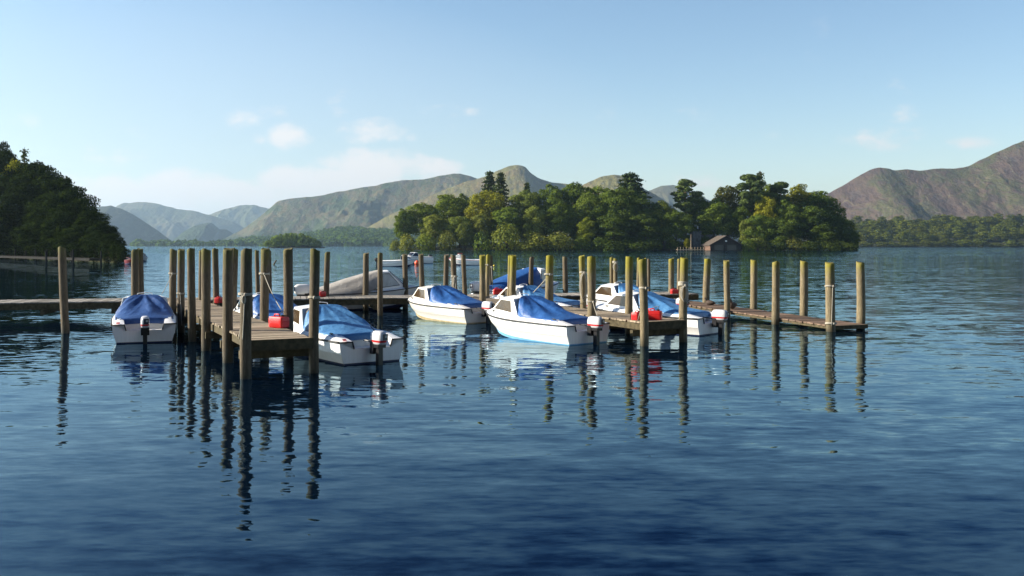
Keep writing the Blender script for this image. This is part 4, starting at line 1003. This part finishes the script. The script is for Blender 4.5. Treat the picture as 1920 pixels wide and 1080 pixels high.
def runabout(label, px, d, ax, cover, hull, Lb=4.3, B=.85, z0=.62, z1=.92, peak=1.5, motor='white', strip='rubber', group=None, small=False, anti='anti_dark', win='window_grey', coverless=False, seed=3, back=.06, name='speedboat'):
    ax = Vector((ax[0], ax[1], 0)).normalized()
    e = empty(name, xd(px, d), math.atan2(-ax.x, ax.y), label, 'boat', group)
    h, bg, zg = hull_parts(e, B, Lb, z0, z1, M[hull], M[anti], M[strip], notch=False)
    m = MB(); rings = []
    for i in range(15):
        s = Lb*i/14; b, g = bg(s), zg(s); q = min(1, b/.3); half = [(b, g), (max(0, b-.05*q), g+.05*q), (max(0, b-.2)*.8, g+.09*q), (0, g+.11*q)]
        rings.append([(-x, s, z) for x, z in half]+[(x, s, z) for x, z in half[::-1][1:]])
    m.loft(rings, 0, False); r0 = rings[0]; m.add(r0, [tuple(range(len(r0)))])
    dk = m.build('deck', M[hull], e, smooth=True, auto=40, weld=.0004)
    sA, sT, sF, sB = Lb*.60, Lb*.62, Lb*.70, Lb*.86
    ba, bf = bg(sA)-.10, max(.12, bg(sB)-.12); za, zf = zg(sA)+.05, zg(sB)+.08; ra, rf = .60, .48
    Vv = [(-ba, sA, za), (-ra, sT, peak-.05), (-rf, sF, peak-.04), (-bf, sB, zf), (ba, sA, za), (ra, sT, peak-.05), (rf, sF, peak-.04), (bf, sB, zf), (0, sT, peak), (0, sF, peak+.01), (0, sB+.12, zf+.03)]
    cab = MB().add(Vv, [(0, 1, 2, 3), (4, 7, 6, 5), (1, 8, 9, 2), (8, 5, 6, 9), (3, 2, 9, 10), (10, 9, 6, 7), (0, 4, 5, 8, 1)]).build('cabin', M[hull], e, bevel=.015)
    for q in ((Vv[0], Vv[3], Vv[2], Vv[1]), (Vv[4], Vv[7], Vv[6], Vv[5])): pane(cab, q, .08, .86, .14, .88, M[win], frame=M['rubber'])
    for sg in (3, 7): pane(cab, (Vv[10], Vv[sg], Vv[2 if sg == 3 else 6], Vv[9]), .06, .9, .12, .9, M[win], 'windscreen', frame=M['rubber'])
    if not coverless:
        rows, cols = 34, 33; V = []; s1, s0 = sT+.05, back
        for i in range(rows):
            f = i/(rows-1); s = s1+(s0-s1)*f; edge = bg(s)+.012; zed = zg(s)+.02
            if f < .25: q = f/.25; edge = ra+.05+(edge-ra-.05)*q**.8; zed = (peak-.5)+(zed-peak+.5)*q
            zc = (peak+.03)*(1-f)+(z0+.17)*f+.05*math.sin(math.pi*f)-.0
            p = 4-1.9*f
            for j in range(cols):
                v_ = j/(cols-1)*2-1; a = abs(v_)
                z = zed+(zc-zed)*(1-a**p)
                z += .035*math.sin(math.pi*min(1, f*1.2))*math.exp(-((a-.50-.28*f)/.07)**2)-.05*math.sin(math.pi*min(1, f*1.1))*math.exp(-((a-.66-.2*f)/.12)**2)
                z += math.sin(math.pi*min(1, f*1.1))*(1-a**3)*(.022*noise.noise(Vector((v_*2+seed, s*1.8, seed)))+.014*math.sin(5*v_+3*f+seed))
                V.append((edge*v_, s, z))
        cv = MB(); cv.v = V
        for i in range(rows-1):
            for j in range(cols-1): cv.f.append((i*cols+j, i*cols+j+1, (i+1)*cols+j+1, (i+1)*cols+j)); cv.m.append(0)
        for side in (0, cols-1):
            sg = -1 if side == 0 else 1
            ring = [[V[i*cols+side], (V[i*cols+side][0]+sg*.02, V[i*cols+side][1], V[i*cols+side][2]-.07)] for i in range(rows)]
            cv.loft([r[::-1] for r in ring] if side == 0 else ring, 0, False)
        last = [V[(rows-1)*cols+j] for j in range(cols)]
        cv.loft([last, [(x, y-.03, z-.1) for x, y, z in last]], 0, False)
        cv.build('cover', M[cover], e, smooth=True, weld=.0005)
    if motor:
        outboard(e, 0, z0-.06, [M['hull'], M['hull']] if motor == 'white' else [M['black'], M['black']], tilt=0, scale=1.25)
    return e
runabout('speedboat under a sloping grey canvas cover behind the walkway', 582, 36.45, C, 'tarp_grey', 'hull', Lb=4.25, peak=1.52, z0=.60, z1=.86, group='covered speedboats behind the walkway')
runabout('speedboat under a tall royal blue cover behind the walkway', 905, 37.9, (.77, .64), 'tarp', 'hull', Lb=4.2, peak=1.56, z0=.66, z1=.9, win='window_grey', group='covered speedboats behind the walkway', seed=8)
# boats lying off in the lake
runabout('small white open speedboat with dark windscreen moored out on the lake', 712, 112, (1, -.12), 'tarp', 'hull', Lb=4.4, B=.8, z0=.62, z1=.8, peak=1.35, motor='black', win='glassdark', coverless=True, anti='anti_dark', group='boats moored out on the lake')
runabout('white cabin cruiser with dark blue window band moored behind the orange buoy', 804, 132, (-.62, -.78), 'tarp', 'hull', Lb=4.6, B=1.0, z0=.8, z1=.95, peak=1.55, motor='black', win='navy', coverless=True, group='boats moored out on the lake')
rbt = runabout('small white boat with red foredeck and red-edged cabin roof out on the lake', 902, 119, (-1, .05), 'tarp', 'hull', Lb=4.1, B=.85, z0=.62, z1=.8, peak=1.42, motor=None, win='window_grey', coverless=True, strip='redp', group='boats moored out on the lake')
m = MB(); m.box(-.62, .62, 2.4, 2.95, 1.455, 1.50); m.build('red_roof', M['redp'], rbt, bevel=.01)
m = MB(); m.add([(-.45, 3.35, .86), (.45, 3.35, .86), (.12, 4.0, .90), (-.12, 4.0, .90), (-.42, 3.35, 1.12), (.42, 3.35, 1.12), (.1, 3.95, .98), (-.1, 3.95, .98)], [(4, 5, 6, 7), (0, 1, 5, 4), (1, 2, 6, 5), (2, 3, 7, 6), (3, 0, 4, 7)]); m.build('foredeck_cover', M['redp'], rbt)
runabout('small red boat at the right end of the bank boardwalk', 241, 127, (.5, -.85), 'tarp', 'red_in_shade', Lb=2.8, B=.6, z0=.5, z1=.65, peak=.95, motor=None, win='glassdark', coverless=True, strip='rubber', group='boats moored at the left bank')
runabout('small dark grey boat just right of the red one off the left bank', 267, 150, (.3, -.95), 'tarp_navy', 'hull_grey', Lb=3.8, B=.85, z0=.6, z1=.8, peak=1.3, motor='black', win='glassdark', group='boats moored at the left bank')

def buoy(px, d, r, mat, label):
    m = MB(); m.ball((0, 0, r*.55), r, r, r, 0, 16, 10); o = m.build('buoy', mat, loc=xd(px, d), smooth=True)
    q = MB(); q.tube([(0, 0, r*1.5), (0, 0, r*1.75)], r*.16, 8); q.tube([(r*.16*math.cos(a), 0, r*1.75+r*.16*math.sin(a)) for a in [i*math.pi/5 for i in range(11)]], r*.05, 5); q.build('ring', M['rubber'], o)
    tag(o, label, 'buoy'); return o
buoy(782, 124, .34, M['orange'], 'orange mooring buoy in front of the white cabin cruiser')
buoy(926.5, 112, .12, M['yellow'], 'tiny yellow buoy floating right of the red and white boat')
# leaning stake standing out of the water
lg = MB(); p = on(513, 497); lg.tube([(-.3, 0, -.9), (0, 0, 0), (.22, .05, .42), (.34, .05, .62)], [.10, .10, .09, .085], 9)
tag(lg.build('leaning_stake', M['beam'], loc=p, smooth=True, auto=50), 'dark broken stake leaning out of the open water beyond the left jetty', 'stake')

# ------------------------------------------------------------------ fuel cans
def fuelcan(p, rz, label, s=1.0):
    m = MB(); rings = []
    for (z, hx, hy) in ((0, .17, .095), (.015, .185, .108), (.12, .19, .11), (.125, .184, .105), (.13, .19, .11), (.17, .188, .108), (.205, .178, .098), (.212, .14, .06)):
        rings.append([(s*hx*math.copysign(abs(math.cos(a))**.22, math.cos(a)), s*hy*math.copysign(abs(math.sin(a))**.22, math.sin(a)), z*s) for a in [2*math.pi*(j+.5)/24 for j in range(24)]])
    m.loft(rings, 0, True, (True, True)); e = m.build('fuel_can', M['redplastic'], loc=p, rz=rz, smooth=True, auto=40)
    q = MB(); q.tube([(-.13*s, 0, .20*s), (-.12*s, 0, .245*s), (.0, 0, .255*s), (.03*s, 0, .205*s)], .014*s, 7); q.build('handle', M['redplastic'], e, smooth=True)
    q = MB(); q.tube([(.10*s, 0, .20*s), (.10*s, 0, .245*s)], .04*s, 10); q.build('cap', M['black'], e)
    q = MB(); q.tube([(.10*s, 0, .255*s), (.12*s, .03, .30*s), (.05*s, .08, .31*s), (-.05*s, .1, .27*s), (-.12*s, .13, .2*s), (-.1, .17, .02), (0.02, .2, .012)], .008, 6); q.build('hose', M['black'], e, smooth=True)
    return tag(e, label, 'fuel can', 'red fuel cans on the jetties')
def onz(px, py, z): return on(px, py, z)
fuelcan(onz(523, 614, .70), R(-35), 'red fuel can with black hose on the right edge of the left jetty', 1.15)
fuelcan(xd(1196, 24.1, .585), R(50), 'left of two red fuel cans at the end of the middle jetty', .95)
fuelcan(xd(1226, 24.2, .585), R(-20), 'right of two red fuel cans at the end of the middle jetty', 1.1)
fuelcan(xd(602.5, 34.6, .606), R(60), 'red fuel can on the walkway left of the grey-covered boat', .9)
fuelcan(xd(934, 36.2, .606), R(10), 'red fuel can on the walkway before the tall blue-covered boat', 1.0)
fuelcan(xd(411, 30.0, .66), R(80), 'red fuel can far back on the left jetty by the roped posts', .85)
fuelcan(xd(1264.5, 36.8, .606), R(20), 'red fuel can on the walkway behind the white-roped corner post', .8)

# ------------------------------------------------------------------ ropes
def rope(label, pk, zw, ends=(), turns=2, r=.011, sag=.12, coil=None):
    p, rad, ht, lx = PO[pk]; m = MB(); cx = lx*zw/ht
    pts = [(cx+(rad*1.03+r)*math.cos(a), (rad*1.03+r)*math.sin(a), zw+.022*a/6.283+.01*math.sin(a*2)) for a in [i*2*math.pi/14 for i in range(14*turns+1)]]
    m.tube(pts, r, 6)
    m.ball((cx+rad*.3, -rad-.02, zw+.02), .03, .03, .035)
    for q in ends:
        a = Vector((cx+rad*.2, -rad*1.05, zw+.02)); b = Vector(q)-p; P = []
        for i in range(15):
            t = i/14; v_ = a.lerp(b, t); v_.z -= sag*4*t*(1-t)*(b-a).length*.35; P.append(v_)
        m.tube(P, r*.85, 6)
    if coil:
        for c in range(3):
            P = []
            for i in range(21):
                a = i*2*math.pi/20; P.append((cx-.02+c*.02+coil[0]*math.sin(a), -rad-.025-.015*c, zw-coil[1]*(1-math.cos(a))/2*(1+.08*c)))
            m.tube(P, r*.85, 5)
    tag(m.build('mooring_rope', M['rope'], loc=p, smooth=True), label, 'rope', 'mooring ropes')
rope('thin rope from the farthest left jetty post down to the far left boat', 324, 1.62, [xd(303, 26.6, 1.12)], r=.010, sag=.05)
rope('rope round the fifth left post hanging towards the far left boat', 339, 1.1, [xd(341, 26.4, .25)], r=.009, sag=.02)
rope('rope wound round the front left corner post and hanging to the deck', 461, 1.56, [xd(455, 17.5, .74), xd(448, 17.9, .71)], r=.014, coil=(.03, .12))
rope('pale rope wound round the third right post, led to the red can', 496, 1.78, [xd(528, 21.8, 1.0)], r=.012)
rope('rope wound round the front right corner post above the faded sheet', 588, 1.46, [xd(575, 18.9, 1.15)], r=.011)
rope('rope hanging from the near walkway post behind the middle cabin boat', 853, 1.35, [xd(846, 33.6, .7), xd(856, 33.9, .65)], r=.012, coil=(.05, .35))
rope('taut pale rope from the third middle jetty post to the slack-covered boat', 1028, 1.62, [xd(1000, 29.6, 1.02)], r=.013, sag=.02)
rope('coil of rope hung on the third right post of the middle jetty', 1094, 1.65, [], r=.013, coil=(.1, .75))
rope('rope wound round the mossy corner post by the red cans', 1208, 1.42, [xd(1196, 23.6, .62)], r=.012)
rope('white rope wound thickly round the right corner post of the middle jetty', 1281, 1.45, [], 5, r=.014, coil=(.08, .35))
rope('rope knotted round the thick front post of the low right jetty', 1558, 1.3, [xd(1559, 26.95, .2)], r=.012, sag=.01)
rope('rope at the foot of the thick front post of the low right jetty', 1558, .22, [], 2, r=.016)
rope('rope round the far thin post at the middle right', 1154, 1.75, [], 4, r=.014, coil=(.08, .3))
rope('rope round the thin post beside the white outboard', 921, 1.6, [xd(924, 37.4, .7)], r=.011)
rope('rope round the farthest post on the right side of the middle jetty', 914, 1.75, [], 2, r=.010)
rope('rope round the mossy second post on the left of the middle jetty', 1110, .95, [xd(1120, 24.6, .66)], 2, r=.009)

# ------------------------------------------------------------------ ducks and a bird
def duck(p, rz, label, s=1.0):
    m = MB(); prof = [(-.26, .10, .012, .008), (-.22, .10, .035, .018), (-.15, .095, .075, .055), (-.05, .10, .10, .085), (.06, .10, .105, .092), (.14, .105, .085, .08), (.19, .13, .055, .06), (.195, .19, .042, .045), (.21, .235, .045, .045), (.24, .25, .04, .036), (.275, .245, .016, .014)]
    rings = []
    for i, (y, z, rx, rz_) in enumerate(prof):
        rings.append([(rx*math.cos(a)*s, y*s, (z+rz_*math.sin(a))*s*1.25) for a in [2*math.pi*j/12 for j in range(12)]])
    m.loft(rings, 0, True, (True, True)); o = m.build('duck', M['feather'], loc=p, rz=rz, smooth=True)
    b = MB(); b.loft([[(.016*math.cos(a)*s, .27*s, (.303+.012*math.sin(a))*s) for a in [2*math.pi*j/8 for j in range(8)]], [(.018*math.cos(a)*s, .325*s, (.290+.005*math.sin(a))*s) for a in [2*math.pi*j/8 for j in range(8)]]], 0, True, (True, True)); b.build('bill', M['bill'], o)
    wv = MB()
    for sg in (-1, 1): wv.ball((sg*.088*s, -.04*s, .145*s), .025*s, .14*s, .055*s, 0, 10, 6)
    wv.build('folded_wings', M['feather'], o, smooth=True)
    return tag(o, label, 'duck', 'ducks on the low right jetty')
duck(xd(1373.5, 33.0, .255), R(150), 'brown duck resting on the low right jetty beside the third near post', 1.1)
duck(xd(1332, 34.6, .275), R(60), 'second brown duck resting farther back on the low right jetty, behind the outboard', .85)
b = MB(); s = .28
b.loft([[(x*s, (y+.0)*s, (z)*s) for x, y, z in [(.06*k*math.cos(a), yy_, .06*k*math.sin(a)) for a in [2*math.pi*j/8 for j in range(8)]]] for yy_, k in ((-.6, .2), (-.3, .9), (0, 1.3), (.3, 1.1), (.5, .8), (.65, .2))], 0, True, (True, True))
for sg in (-1, 1): b.add([(sg*.05*s, .25*s, .03*s), (sg*.7*s, .35*s, .22*s), (sg*1.5*s, .0, .10*s), (sg*.7*s, .05*s, .2*s), (sg*.05*s, -.2*s, .03*s), (sg*.7*s, .2*s, .24*s)], [(0, 1, 5), (1, 2, 5), (2, 3, 5), (3, 4, 5), (4, 0, 5)])
tag(b.build('bird', M['feather'], loc=at(1622, 145, 260), rz=R(70)), 'single bird flying high in the sky on the right', 'bird')

# ------------------------------------------------------------------ the air
HAZE = 7.5e-5
m = bpy.data.materials.new('haze_air'); m.use_nodes = True; M['haze'] = m; nt = m.node_tree
nt.nodes.remove(nt.nodes['Principled BSDF'])
vol = N(nt, 'ShaderNodeVolumePrincipled'); vol.inputs['Color'].default_value = (.62, .82, 1, 1); vol.inputs['Density'].default_value = HAZE; vol.inputs['Anisotropy'].default_value = .6
L(nt, vol.outputs[0], [n for n in nt.nodes if n.type == 'OUTPUT_MATERIAL'][0].inputs['Volume'])
tag(MB().box(-9500, 9500, -400, 14500, -30, 480).build('haze', m), 'thin blue summer haze over the lake', 'haze', kind='stuff')
